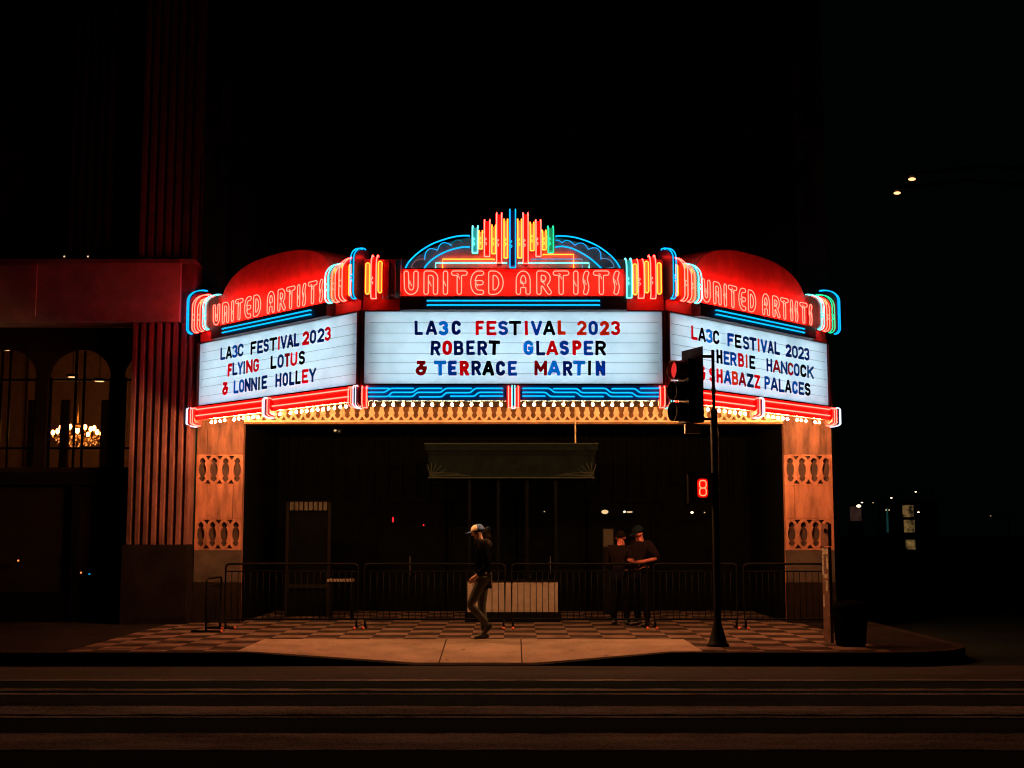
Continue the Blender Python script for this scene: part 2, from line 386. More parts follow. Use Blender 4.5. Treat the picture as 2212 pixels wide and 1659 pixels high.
def ground_mat(name, lo, hi, scale, fine, joints=None, stretch=1.0, rough=0.85):
    m = bpy.data.materials.new(name); m.use_nodes = True; nt = m.node_tree; b = nt.nodes['Principled BSDF']; L = nt.links.new
    tc = nt.nodes.new('ShaderNodeTexCoord'); mp = nt.nodes.new('ShaderNodeMapping'); mp.inputs['Scale'].default_value = (1 / stretch, 1, 1)
    L(tc.outputs['Object'], mp.inputs['Vector'])
    n = nt.nodes.new('ShaderNodeTexNoise'); n.inputs['Scale'].default_value = scale; n.inputs['Detail'].default_value = 8; n.inputs['Roughness'].default_value = 0.7
    L(mp.outputs[0], n.inputs['Vector'])
    n2 = nt.nodes.new('ShaderNodeTexNoise'); n2.inputs['Scale'].default_value = fine; n2.inputs['Detail'].default_value = 3; L(tc.outputs['Object'], n2.inputs['Vector'])
    ad = nt.nodes.new('ShaderNodeMath'); ad.operation = 'MULTIPLY_ADD'; ad.inputs[1].default_value = 0.45; L(n2.outputs['Fac'], ad.inputs[0])
    sc = nt.nodes.new('ShaderNodeMath'); sc.operation = 'MULTIPLY'; sc.inputs[1].default_value = 0.55; L(n.outputs['Fac'], sc.inputs[0]); L(sc.outputs[0], ad.inputs[2])
    rp = nt.nodes.new('ShaderNodeValToRGB'); rp.color_ramp.elements[0].position = 0.36; rp.color_ramp.elements[1].position = 0.64
    rp.color_ramp.elements[0].color = (*lo, 1); rp.color_ramp.elements[1].color = (*hi, 1); L(ad.outputs[0], rp.inputs['Fac'])
    out = rp.outputs['Color']
    if joints:
        sx = nt.nodes.new('ShaderNodeSeparateXYZ'); L(tc.outputs['Object'], sx.inputs[0])
        for jx in joints:
            s_ = nt.nodes.new('ShaderNodeMath'); s_.operation = 'SUBTRACT'; s_.inputs[1].default_value = jx; L(sx.outputs[0], s_.inputs[0])
            a_ = nt.nodes.new('ShaderNodeMath'); a_.operation = 'ABSOLUTE'; L(s_.outputs[0], a_.inputs[0])
            l_ = nt.nodes.new('ShaderNodeMath'); l_.operation = 'LESS_THAN'; l_.inputs[1].default_value = 0.010; L(a_.outputs[0], l_.inputs[0])
            mx = nt.nodes.new('ShaderNodeMixRGB'); mx.inputs[2].default_value = (0.035, 0.028, 0.024, 1); L(l_.outputs[0], mx.inputs['Fac']); L(out, mx.inputs[1]); out = mx.outputs[0]
    if joints:
        vo = nt.nodes.new('ShaderNodeTexVoronoi'); vo.inputs['Scale'].default_value = 2.6; vo.inputs['Randomness'].default_value = 1.0; L(tc.outputs['Object'], vo.inputs['Vector'])
        lt = nt.nodes.new('ShaderNodeMath'); lt.operation = 'LESS_THAN'; lt.inputs[1].default_value = 0.075; L(vo.outputs['Distance'], lt.inputs[0])
        mg = nt.nodes.new('ShaderNodeMixRGB'); mg.inputs[2].default_value = (0.045, 0.036, 0.03, 1); L(lt.outputs[0], mg.inputs['Fac']); L(out, mg.inputs[1]); out = mg.outputs[0]
    L(out, b.inputs['Base Color']); b.inputs['Roughness'].default_value = rough; b.inputs['Specular IOR Level'].default_value = 0.0
    bp = nt.nodes.new('ShaderNodeBump'); bp.inputs['Strength'].default_value = 0.35; bp.inputs['Distance'].default_value = 0.01
    L(n2.outputs['Fac'], bp.inputs['Height']); L(bp.outputs[0], b.inputs['Normal']); M[name] = m
ground_mat('apron_concrete', (0.15, 0.112, 0.09), (0.31, 0.235, 0.19), 1.6, 55, joints=(-1.03, 0.14))
ground_mat('asphalt', (0.006, 0.010, 0.0095), (0.016, 0.022, 0.021), 0.9, 60, stretch=6)
ground_mat('gutter_concrete', (0.022, 0.022, 0.022), (0.055, 0.054, 0.053), 0.8, 50, stretch=5)
ground_mat('worn_paint', (0.008, 0.011, 0.011), (0.17, 0.175, 0.18), 1.3, 45, stretch=3.5)
ground_mat('kerb_concrete', (0.012, 0.010, 0.009), (0.032, 0.026, 0.023), 2.0, 40)
mb = MB(); mb.add([(-400, -60, 0), (400, -60, 0), (400, 600, 0), (-400, 600, 0)], [(0, 1, 2, 3)]); struct(mb.build('road', 'asphalt'))
mb = MB(); mb.add([(-60, 16.75, 0.004), (60, 16.75, 0.004), (60, YK + 0.05, 0.004), (-60, YK + 0.05, 0.004)], [(0, 1, 2, 3)]); struct(mb.build('gutter_strip', 'gutter_concrete'))
for v0, v1 in ((1469, 1472), (1489, 1493.5), (1499, 1502), (1527, 1545), (1549, 1552), (1586, 1622)):
    y1, y0 = onZ(CX, v0, 0)[1], onZ(CX, v1, 0)[1]; q = []
    mb = MB(); xs = np.linspace(-9.0, 9.0, 110); rr = random.Random(int(v0))
    a = [(x, y0 + rr.uniform(-.03, .03), 0.008) for x in xs]; b = [(x, y1 + rr.uniform(-.03, .03), 0.008) for x in xs]
    mb.loft([a, b], False, closed=False); struct(mb.build('crosswalk_line', 'worn_paint'))
# pavement: height field with the dropped kerb
def walk(name, xs, ys, m):
    mb = MB(); mb.loft([[(x, y, walk_h(x, y)) for x in xs] for y in ys], False, True, False); return struct(mb.build(name, m))
fx = [-3.9 + 6.6 * i / 44 for i in range(45)]
ys1 = [YK + 0.16, 19.0, 19.5, 20.0, 20.4, 20.72]
ground_mat('concrete_fade', (0.008, 0.007, 0.0065), (0.022, 0.019, 0.018), 1.2, 40)  # fade of the light at the pavement ends put into a darker colour
walk('pavement', [-40, -20, -10, -6.3], ys1 + [24.2, 36], 'concrete_fade')
walk('pavement', [-6.3, -5, -3.9], ys1 + [24.2, 36], 'checker_paving')
walk('pavement', fx, [20.72, 24.2, 36], 'checker_paving')
walk('driveway_apron', fx, ys1, 'apron_concrete')
rx = [2.7, 4.0, 5.35]; walk('pavement', rx, ys1 + [24.2, 36], 'checker_paving')
mb = MB(); cor = [(5.35 + 1.25 * math.sin(a), YK + 1.25 + .16 - 1.25 * math.cos(a), GZ) for a in [math.pi / 2 * i / 10 for i in range(11)]]
poly = [(5.35, 36, GZ)] + [(5.35, YK + .16, GZ)] + cor[1:] + [(6.6, 36, GZ)]
mb.add(poly, [tuple(range(len(poly)))]); struct(mb.build('pavement', 'concrete_fade'))
mb = MB(); kx = [-40, -20, -10, -6] + fx + [4.0, 5.35]
mb.loft([[(x, YK, -0.05) for x in kx], [(x, YK + 0.02, kerb_h(x) - 0.005) for x in kx], [(x, YK + 0.05, kerb_h(x) + 0.002) for x in kx], [(x, YK + 0.162, walk_h(x, YK + .16) + 0.002) for x in kx], [(x, YK + .162, -0.05) for x in kx]], False, False, False)
ko = [(5.35 + 1.40 * math.sin(a), YK + 1.41 + .0 - 1.41 * math.cos(a)) for a in [math.pi / 2 * i / 10 for i in range(11)]] + [(6.75, 36)]
ki = [(5.35 + 1.25 * math.sin(a), YK + 1.41 - 1.25 * math.cos(a)) for a in [math.pi / 2 * i / 10 for i in range(11)]] + [(6.6, 36)]
mb.loft([[(x, y, -.05) for x, y in ko], [(x, y, GZ + .002) for x, y in ko], [(x, y, GZ + .002) for x, y in ki], [(x, y, -.05) for x, y in ki]], False, False, False)
struct(mb.build('kerb', 'kerb_concrete'))

# ================================================================== THEATRE BUILDING
FB = Face((-20, YB), (20, YB))                          # its front plane, s = x + 20
th = thing('theatre_building', 'dark theatre front with two carved stone pillars and a latticed lintel behind the lit marquee', 'building', (0, YB, GZ))
pxl = (onY(427, 950, YB)[0], onY(527, 950, YB)[0]); pxr = (onY(1692, 950, YB)[0], onY(1795, 950, YB)[0])
zl0 = onY(CX, 916, YB)[2]; zl1 = zl0 + 0.74; ZT = 24.0
pz = lambda v: onY(CX, v, YB)[2]
def lattice(name, x0, x1, z0, z1, m, parent, yfront, period=None, clip_top=False):
    """carved openwork: a front slab with lobed and triangular openings over a recessed ground"""
    Wd, Hh = x1 - x0, z1 - z0; n = max(2, round(Wd / 0.188)) if period is None else round(Wd / period); p = Wd / n
    prof = [(-.40, 0), (-.375, .10), (-.33, .22), (-.28, .27), (-.235, .22), (-.205, .16), (-.17, .24), (-.09, .31), (0, .33)]
    prof = prof + [(-a, b) for a, b in prof[-2::-1]]
    loops = [[(0, 0), (Wd, 0), (Wd, Hh), (0, Hh)]]
    sc = 0.56
    for i in range(n):
        cx = p * (i + .5); cz = Hh / 2 if not clip_top else 0.29
        if clip_top:
            loops.append([(cx + b * p, cz + a * sc) for a, b in prof] + [(cx - b * p, cz + a * sc) for a, b in prof[-2:0:-1]])
        else:
            loops.append([(cx + b * p, cz + a * Hh) for a, b in prof] + [(cx - b * p, cz + a * Hh) for a, b in prof[-2:0:-1]])
        hh = sc if clip_top else Hh
        base = cz - .455 * hh; apex = cz - .33 * hh
        if i > 0:
            tx = p * i; loops.append([(tx - .27 * p, base), (tx + .27 * p, base), (tx + .04 * p, apex), (tx - .04 * p, apex)])
            if not clip_top:
                b2 = cz + .455 * hh; a2 = cz + .33 * hh; loops.append([(tx - .27 * p, b2), (tx - .04 * p, a2), (tx + .04 * p, a2), (tx + .27 * p, b2)])
    F = Face((x0, yfront), (x1, yfront))
    return plate(name, loops, 0.05, F, 0, z0, 0.0, m, parent)
for (x0, x1) in (pxl, pxr):
    p = MB(); zz = [GZ, GZ + .45, pz(1188), pz(1120), pz(1048), pz(982), zl1 + .3]
    # smooth blocks and recessed grounds
    p.box(x0, x1, YB + .05, YB + .12, GZ, zl1 + .3)
    jamb = MB().box(x0, x1, YB + .122, YB + .9, GZ, zl1 + .3)
    xj = x0 + (x1 - x0) * (.80 if x0 < 0 else .20)
    for a, b in ((pz(1120), pz(1048)),): p.box(x0, xj - .004, YB - .03, YB + .0495, a + .006, b - .006).box(xj + .004, x1, YB - .03, YB + .0495, a + .006, b - .006)
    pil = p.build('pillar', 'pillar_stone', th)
    jamb.build('jamb', 'interior_dark', pil)
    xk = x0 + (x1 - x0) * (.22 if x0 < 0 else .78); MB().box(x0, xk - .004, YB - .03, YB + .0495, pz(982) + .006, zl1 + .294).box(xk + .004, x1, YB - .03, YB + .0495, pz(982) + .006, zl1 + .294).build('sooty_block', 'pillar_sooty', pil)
    MB().box(x0, x1, YB - .03, YB + .0495, pz(1258) + .004, pz(1188) - .006).build('shaded_block', 'pillar_shade', pil)  # bulb light's fall towards the foot put into a darker block colour
    MB().box(x0 - .01, x1 + .01, YB - .04, YB + .0495, GZ, pz(1258) - .004).build('plinth', 'plinth_shade', pil)  # plinth darkened further for the weak light near the ground
    for a, b in ((pz(1188), pz(1120)), (pz(1048), pz(982))):
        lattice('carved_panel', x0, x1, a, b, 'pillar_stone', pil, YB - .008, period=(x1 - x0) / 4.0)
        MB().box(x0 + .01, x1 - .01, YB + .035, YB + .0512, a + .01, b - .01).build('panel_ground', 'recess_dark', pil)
lin = MB().box(pxl[0], pxr[1], YB + .06, YB + .6, zl0 + .03, zl1 + .3).box(pxl[1], pxr[0], YB - .05, YB + .3, zl0, zl0 + .035).build('lintel', 'recess_stone', th)
lattice('carved_panel', pxl[1] + .003, pxr[0] - .003, zl0 + .036, zl1, 'cream_stone', lin, YB + .0, period=0.1855, clip_top=True)
w = MB().box(-6.15, 6.12, YB + .25, 34, zl1 + .31, ZT)
for x in np.arange(-5.6, 5.7, 0.8): w.box(x - .09, x + .09, YB + .08, YB + .25, zl1 + 1.9, ZT)
for z in (9.5, 13.0, 16.5, 20.0): w.box(-6.1, 6.1, YB + .12, YB + .25, z, z + .25)
w.build('upper_wall', 'dark_facade', th)
MB().box(-6.13, pxl[0] - .004, YB + .02, 34, GZ, zl1 + .31).build('side_wall', 'dark_facade', th); MB().box(pxr[1] + .004, 6.1, YB + .06, 34, GZ, zl1 + .31).build('side_wall', 'dark_facade', th)
ch = MB(); z = GZ + .6
while z < 9.0:
    ch.box(pxl[0] - .13, pxl[0] - .06, YB - .03, YB + .02, z, z + .075); z += .105
ch.build('chain_moulding', 'limestone_dark', th)
# lobby recess
lob = MB().box(pxl[1], pxr[0], 28.2, 28.5, GZ, zl0 + .5).box(pxl[1] - .2, pxl[1], YB + .9, 28.2, GZ, zl0 + .5).box(pxr[0], pxr[0] + .2, YB + .9, 28.2, GZ, zl0 + .5).box(pxl[1], pxr[0], YB + .6, 28.2, zl0 + .45, zl0 + .6)
x = pxl[1] + .15
while x < pxr[0]:
    lob.box(x, x + .07, 28.12, 28.2, 2.6 + rnd.uniform(-.3, .4), zl0 + .45); x += .31
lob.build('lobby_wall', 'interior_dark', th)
dr = MB()
for i in range(4):
    xx = -2.6 + i * 1.5 - 0.2
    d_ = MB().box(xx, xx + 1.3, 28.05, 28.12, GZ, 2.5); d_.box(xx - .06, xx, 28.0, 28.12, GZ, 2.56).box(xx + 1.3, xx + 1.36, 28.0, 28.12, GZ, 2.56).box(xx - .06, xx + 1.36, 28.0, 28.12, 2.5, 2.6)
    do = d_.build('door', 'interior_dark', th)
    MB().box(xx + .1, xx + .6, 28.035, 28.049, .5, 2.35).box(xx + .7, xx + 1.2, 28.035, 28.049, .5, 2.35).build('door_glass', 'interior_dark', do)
    MB().cyl((xx + .62, 27.98, .95), (xx + .62, 27.98, 1.35), .012).build('handle', 'grey_metal', do)

# ================================================================== MARQUEE
VL, VR, EL, ER = (-2.42, 20.5), (2.465, 20.5), (-5.9, 24.15), (5.955, 24.15)
FF, FL, FR = Face(VL, VR), Face(EL, VL), Face(VR, ER)
ZB0, ZB1 = 4.21, 5.375                                  # letter boards
zf = lambda v, d=0.0: FF.inv(CX, v, d)[1]
ZPAR = zf(560)                                          # parapet top
mq = thing('marquee', 'three sided theatre marquee cabinet hung over the pavement, edged with neon and light bulbs', 'marquee', (0, 22.3, 3.93))
def ring(zs, inset):
    out = []
    for z in zs:
        out.append([(*FL.P(0, 0, -inset)[:2], z), (VL[0] + inset * .42, VL[1] + inset, z), (VR[0] - inset * .42, VR[1] + inset, z), (*FR.P(FR.L, 0, -inset)[:2], z), (ER[0] - inset * 1.4, 24.2, z), (EL[0] + inset * 1.4, 24.2, z)])
    return out
MB().loft(ring((4.195, 4.2), .02)).build('cabinet_floor', 'marquee_dark', mq)
MB().loft(ring((5.376, 5.394), .03)).loft(ring((5.401, 5.52), .21)).build('cabinet_top', 'marquee_dark', mq)
par = MB()
for F in (FL, FF, FR): par.hexa(F, .03, F.L - .03, 5.396, ZPAR, -.20, -.02)
par.build('parapet', 'marquee_red', mq)
MB().loft(ring((4.29, 4.30), .5)).build('soffit', 'cream_stone', mq)
post = MB()
for F, s0, s1 in ((FL, -.03, .05), (FL, FL.L - .06, FL.L - .0), (FF, 0, .035), (FF, FF.L - .035, FF.L), (FR, .0, .06), (FR, FR.L - .05, FR.L + .03)): post.hexa(F, s0, s1, 4.18, 5.392, -.3, .035)
for F in (FL, FF, FR): post.hexa(F, .061, F.L - .061, ZB1 + .002, 5.393, -.1, .03).hexa(F, .061, F.L - .061, 4.182, ZB0 - .002, -.1, .03)
post.build('frame', 'marquee_dark', mq)
ZF1, ZF0 = 4.18, zf(866)
# fascia
fb = MB().hexa(FF, .06, FF.L - .06, ZF0, ZF1, -.06, .05).build('fascia', 'fascia_navy', mq)
fcx = lambda x: 748.8 + x / 3.0
def ftube(pts, m='neon_blue', r=.0125, F=FF, d=.085, par=mq, n=6):
    q = []
    for x, y in pts:
        s_, z_ = F.inv(fcx(x), 668.2 + y / 3.0, d); q.append((s_, z_))
    q2 = [q[0]]
    for i in range(1, len(q) - 1):                        # round the bends
        a, b, c = np.array(q[i - 1]), np.array(q[i]), np.array(q[i + 1])
        la, lc = np.linalg.norm(a - b), np.linalg.norm(c - b); k = min(.03, la * .4, lc * .4)
        p0, p2 = b + (a - b) / la * k, b + (c - b) / lc * k
        for t in (0, .33, .67, 1): q2.append(tuple((1 - t) ** 2 * p0 + 2 * t * (1 - t) * b + t * t * p2))
    q2.append(q[-1])
    pts3 = [F.P(q2[0][0], q2[0][1], d - .03)] + [F.P(a, b, d) for a, b in q2] + [F.P(q2[-1][0], q2[-1][1], d - .03)]
    return MB().tube(pts3, r, n).build('neon_tube', m, par)
for P_ in ([(122, 512), (275, 512)], [(122, 538), (245, 538), (285, 512), (432, 512)], [(122, 565), (268, 565), (292, 538), (430, 538), (462, 512), (615, 512)],
           [(280, 565), (428, 565), (457, 538), (610, 538), (642, 512), (808, 512)], [(472, 567), (617, 567), (645, 540), (803, 540), (832, 512), (1010, 512)],
           [(675, 563), (828, 563), (855, 538), (1010, 538)], [(865, 562), (1010, 562)],
           [(1142, 512), (1315, 512), (1345, 538), (1490, 538), (1520, 565), (1663, 565)], [(1142, 538), (1290, 538), (1320, 565), (1475, 565)], [(1142, 562), (1285, 562)],
           [(1342, 514), (1495, 514), (1522, 540), (1680, 540), (1710, 565), (1850, 565)], [(1530, 512), (1680, 512), (1712, 540), (1850, 540), (1882, 565), (2028, 565)],
           [(1722, 514), (1870, 514), (1900, 540), (2028, 540)], [(1905, 512), (2028, 512)]): ftube(P_)
for F in (FL, FR):
    f_ = MB().hexa(F, .03, F.L - .03, ZF0, ZF1, -.06, .06).build('fascia', 'fascia_red', mq)
    hl = F.L / 2
    for a, b in ((.14, hl - .16), (hl + .16, F.L - .18)):
        for z in (ZF0 + .19, ZF0 + .075): MB().tube([F.P(a, z, .06), F.P(a, z, .095), F.P(b, z, .095), F.P(b, z, .06)], .0105).build('neon_tube', 'neon_red', mq)
# brackets on the fascia: a curved red block with a neon outline
def J(d0, zb, zt, td, thh, bd, bh, n=7):
    """side profile (d, z), from the top at the back round to the bottom at the back"""
    o = []
    if td > 0: o += [(d0 - td + td * math.sin(a), zt - thh + thh * math.cos(a)) for a in [math.pi / 2 * i / n for i in range(n + 1)]]
    else: o += [(d0, zt)]
    o += [(d0 - bd + bd * math.cos(a), zb + bh - bh * math.sin(a)) for a in [math.pi / 2 * i / n for i in range(n + 1)]]
    return o
class Dir:                                               # a frame turned to an arbitrary outward direction at a point
    def __init__(s, o, nrm): s.o = np.array([o[0], o[1], 0.]); n = np.array([nrm[0], nrm[1], 0.]); s.N = n / np.linalg.norm(n); s.T = np.array([-s.N[1], s.N[0], 0.])
    def P(s, a, z, d=0.0): p = s.o + s.T * a + s.N * d; return (p[0], p[1], z)
def fin(F, sc, wd, prof, body, tube_m, r, parent, back=-.1, shrink=.032, body_w=1.0, knot=True, tipback=.03):
    ob = MB(); pin = [(d - shrink, z - (.02 if i < len(prof) // 2 else -.02)) for i, (d, z) in enumerate(prof)]
    poly = [(back, pin[0][1])] + [q for q in pin if q[0] > back] + [(back, pin[-1][1])]
    hw = wd * body_w / 2
    ob.loft([[F.P(sc + e * hw, z, d) for d, z in poly] for e in (-1, 1)])
    b = ob.build('fin', body, parent)
    if tube_m:
        L = [F.P(sc - wd / 2, prof[0][1] - .012, prof[0][0] - tipback)] + [F.P(sc - wd / 2, z, d) for d, z in prof]
        Rr = [F.P(sc + wd / 2, z, d) for d, z in prof[::-1]] + [F.P(sc + wd / 2, prof[0][1] - .012, prof[0][0] - tipback)]
        t = MB().tube(L + Rr, r, 6)
        if knot:
            d0 = max(d for d, z in prof) + .004; zk = prof[-1][1] + (prof[0][1] - prof[-1][1]) * .38
            t.tube([F.P(sc - wd / 2, zk, d0), F.P(sc - wd / 2 + .03, zk + .03, d0 + .01), F.P(sc - wd / 2 + .02, zk + .055, d0 - .03)], r * .8, 5)
            t.tube([F.P(sc - wd / 2, zk - .01, d0), F.P(sc - wd / 2 + .035, zk - .04, d0 + .01), F.P(sc - wd / 2 + .02, zk - .06, d0 - .03)], r * .8, 5)
        t.build('neon_tube', tube_m, b)
    return b
zbr = ZF0 - .105
def bracket(F, sc, parent=mq):
    pr = J(.14, zbr, ZF1 - .02, .05, .04, .17, .07)
    fin(F, sc, .155, pr, 'fin_red', 'neon_red', .0085, parent, back=-.05, body_w=1.35, knot=False)
    pr2 = J(.165, zbr - .015, ZF1 - .01, .05, .04, .20, .06)
    fin(F, sc, .042, pr2, 'fin_navy', 'neon_white' if F is not FF else 'neon_cyan', .0085, parent, back=-.05, body_w=1.1, knot=False)
for F in (FF, FL, FR): bracket(F, F.L / 2)
bl = Dir(VL, (-.38, -.92)); br = Dir(VR, (.38, -.92)); ell = Dir(FL.P(-.02, 0)[:2], (-.80, -.6)); err = Dir(FR.P(FR.L + .02, 0)[:2], (.80, -.6))
for D, lit in ((bl, 'neon_white'), (br, 'neon_cyan'), (ell, 'neon_white'), (err, 'neon_white')):
    fin(D, 0, .045, J(.18, zbr - .015, ZF1 - .01, .05, .04, .20, .06), 'fin_navy', lit, .0085, mq, back=-.1, body_w=1.2, knot=False)
for F, sc in ((FL, FL.L - .085), (FL, .06), (FF, .085), (FF, FF.L - .085), (FR, .085), (FR, FR.L - .06)):
    fin(F, sc, .07, J(.14, zbr, ZF1 - .02, .05, .04, .17, .07), 'fin_red', 'neon_red', .0085, mq, back=-.05, body_w=1.5, knot=False)
# bulbs
ZBU = FF.inv(CX, 874.3, -.02)[1]
pb = MB(); pb.ball((0, 0, 0), .0208, 10, 8, (1, 1, 1.08)); bulb0 = pb.build('light_bulb', 'bulb_light', None)
sk = MB().lathe((0, 0, .03), [(.012, -.012), (.016, 0), (.016, .045)], 8); sk0 = sk.build('bulb_socket', 'grey_metal', bulb0)
bulb0.parent = mq
def place_bulb(F, s_, first=[True]):
    p = Vector(F.P(s_, ZBU + rnd.uniform(-.004, .004), -.02)) - origin(mq)
    if first[0]: bulb0.location = p; first[0] = False; return
    b = bulb0.copy(); COL.objects.link(b); b.parent = mq; b.location = p
    k = sk0.copy(); COL.objects.link(k); k.parent = b
for k in range(14):
    place_bulb(FF, FF.s_at(fcx(175 + 63.45 * k), ZBU, -.02)); place_bulb(FF, FF.s_at(fcx(1152 + 63.3 * k), ZBU, -.02))
for x in (355, 405, 460, 515, 625, 680, 735, 795, 850, 910, 1170, 1295, 1362, 1425, 1488, 1550, 1615, 1680, 1745, 1815, 1885, 1950): place_bulb(FL, FL.s_at(391.7 + x * .1823, ZBU, -.02))
for x in (60, 112, 165, 210, 258, 306, 355, 402, 455, 500, 548, 592, 638, 683, 725, 922, 966, 1010, 1052, 1090, 1172, 1210, 1250, 1330, 1366): place_bulb(FR, FR.s_at(1428.5 + x * .25, ZBU, -.02))

# ------------------------------------------------------------------ letter boards
def board(F, label, rows, umap):
    c = F.P(F.L / 2, ZB0, 0); t = thing('letter_board', label, 'sign', c, 'backlit letter boards of the marquee')
    s0, s1 = .062, F.L - .062
    MB().hexa(F, s0, s1, ZB0, ZB1, -.012, 0).build('panel', 'panel_plastic', t)
    b = MB().hexa(F, s0, s1, ZB0, ZB1, -.30, -.28).hexa(F, s0, s0 + .01, ZB0 + .001, ZB1 - .001, -.279, -.013).hexa(F, s1 - .01, s1, ZB0 + .001, ZB1 - .001, -.279, -.013)
    b.hexa(F, s0 + .011, s1 - .011, ZB0, ZB0 + .01, -.279, -.013).hexa(F, s0 + .011, s1 - .011, ZB1 - .01, ZB1, -.279, -.013)
    b.build('light_box', 'lightbox_white', t)
    for k in range(4):
        z = ZB0 + (ZB1 - ZB0) * (k + .5) / 4
        MB().tube([F.P(s0 + .12, z, -.19), F.P(s1 - .12, z, -.19)], .019, 8).build('fluorescent_tube', 'fluorescent', t)
    Hb = ZB1 - ZB0
    for fr in (.152, .30, .435, .582, .709, .857):
        MB().hexa(F, s0 + .08, s1 - .06, ZB1 - fr * Hb - .003, ZB1 - fr * Hb + .003, .001, .006).build('letter_rail', 'rail_grey', t)
    fr0 = [(.129, .329), (.405, .607), (.684, .888)]
    for (ta, tb), row in zip(fr0, rows):
        z1, z0 = ZB1 - ta * Hb, ZB1 - tb * Hb; h = z1 - z0; zm = (z0 + z1) / 2
        for chh, x0, x1, colr in row:
            a, b_ = F.s_at(umap(x0), zm, .015), F.s_at(umap(x1), zm, .015)
            if chh == 'I': m_ = (a + b_) / 2; a, b_ = m_ - .024, m_ + .024
            wd = max((b_ - a) / h, .2)
            r_ = .107 if rnd.random() < .65 else .122
            L = [[(x * h, y * h) for x, y in lp] for lp in glyph(chh, wd, GL, r_, 'square')]
            jit = rnd.uniform(-.004, .004); ta_ = rnd.gauss(0, .014); wc_ = wd * h / 2
            L = [[(wc_ + (x - wc_) - (y - h / 2) * ta_, y + (x - wc_) * ta_) for x, y in lp] for lp in L]
            plate('letter', L, .004, F, a, z0 + jit, .014, 'letter_' + colr, t)
    return t
K = {'n': 'navy', 'b': 'blue', 'c': 'cyan', 'r': 'red', 'o': 'orange', 'd': 'darkred', 'k': 'black', 't': 'teal'}
def row(text, xs, cols): return [(ch, a, b, K[c]) for ch, (a, b), c in zip(text, xs, cols)]
board(FF, 'widest backlit white letter board, facing the street in the middle of the marquee', [
 row('LA3CFESTIVAL2023', [(440, 493), (513, 587), (597, 660), (680, 741), (836, 890), (906, 970), (982, 1046), (1053, 1130), (1156, 1173), (1195, 1267), (1273, 1351), (1367, 1419), (1492, 1554), (1567, 1628), (1640, 1701), (1713, 1773)], 'nncnrrbkrbkoobor'),
 row('ROBERTGLASPER', [(545, 609), (620, 683), (695, 758), (775, 830), (848, 911), (920, 993), (1146, 1211), (1228, 1285), (1294, 1370), (1380, 1441), (1463, 1523), (1537, 1597), (1612, 1681)], 'nrnnnkcnrbrbk'),
 row('&TERRACEMARTIN', [(443, 520), (567, 645), (657, 713), (733, 793), (809, 871), (880, 957), (967, 1029), (1045, 1103), (1217, 1299), (1303, 1386), (1402, 1463), (1467, 1545), (1563, 1585), (1614, 1676)], 'dcbrnknbdcnckb')], fcx)
board(FL, 'backlit white letter board on the left flank of the marquee, nearest the fluted stone pilaster', [
 row('LA3CFESTIVAL2023', [(292, 335), (340, 390), (394, 440), (442, 492), (553, 603), (610, 660), (664, 710), (715, 780), (785, 808), (812, 866), (868, 922), (926, 972), (1000, 1057), (1065, 1118), (1130, 1188), (1195, 1245)], 'nkbtknnkrnnnrnnr'),
 row('FLYINGLOTUS', [(355, 393), (396, 438), (440, 486), (486, 508), (513, 570), (575, 625), (725, 775), (785, 838), (846, 890), (897, 955), (968, 1022)], 'rnbnrrkndrk'),
 row('&LONNIEHOLLEY', [(305, 358), (406, 448), (452, 498), (502, 552), (557, 608), (612, 638), (648, 695), (767, 818), (828, 876), (886, 930), (940, 985), (996, 1050), (1057, 1118)], 'rbbnnknnnnkrt')], lambda x: 403.2 + x * .25)
board(FR, 'backlit white letter board on the right flank of the marquee, partly behind the traffic light', [
 row('LA3CFESTIVAL2023', [(260, 312), (320, 384), (387, 443), (448, 503), (572, 628), (637, 692), (706, 760), (764, 822), (828, 855), (860, 915), (920, 972), (978, 1024), (1075, 1125), (1130, 1180), (1183, 1232), (1236, 1280)], 'rkckbknnobnnnnnn'),
 row('HERBIEHANCOCK', [(478, 528), (540, 590), (597, 650), (665, 715), (725, 752), (762, 812), (910, 958), (964, 1030), (1034, 1090), (1094, 1142), (1146, 1195), (1202, 1255), (1262, 1318)], 'kbbrokndndnkt'.replace('d', 'd')),
 row('&SHABAZZPALACES', [(325, 382), (415, 465), (478, 530), (542, 605), (612, 665), (670, 733), (740, 798), (805, 855), (893, 940), (946, 1008), (1016, 1064), (1070, 1124), (1132, 1180), (1188, 1235), (1240, 1290)], 'rrrboddrbnnkbnk'.replace('odd', 'odt'))], lambda x: 1428.5 + x * .25)

# ------------------------------------------------------------------ arched neon name signs
ux2 = lambda x: 748.9 + x * .1875; ux3 = lambda x: 1094.4 + x * .1875; vy = lambda y: 426.3 + y * .1875
SN = [('U', ux2(660), ux2(828)), ('N', ux2(890), ux2(1048)), ('I', ux2(1112), ux2(1163)), ('T', ux2(1207), ux2(1388)), ('E', ux2(1428), ux2(1578)), ('D', ux2(1636), ux2(1803)),
      ('A', ux3(110), ux3(272)), ('R', ux3(347), ux3(515)), ('T', ux3(537), ux3(718)), ('I', ux3(772), ux3(820)), ('S', ux3(875), ux3(948)), ('T', ux3(1000), ux3(1180)), ('S', ux3(1225), ux3(1300))]
DL = .16                                               # letters stand off the arch panel at d = .07
zt_, zb_ = FF.inv(CX, vy(848), DL)[1], FF.inv(CX, vy(1118), DL)[1]; hN = zt_ - zb_
sC = FF.L / 2
LET = [(c, FF.s_at(a, (zt_ + zb_) / 2, DL) - sC, FF.s_at(b, (zt_ + zb_) / 2, DL) - sC) for c, a, b in SN]
zA0, zA1, zAt = FF.inv(CX, 640, .07)[1], FF.inv(CX, 600, .07)[1], FF.inv(CX, 501, .07)[1]
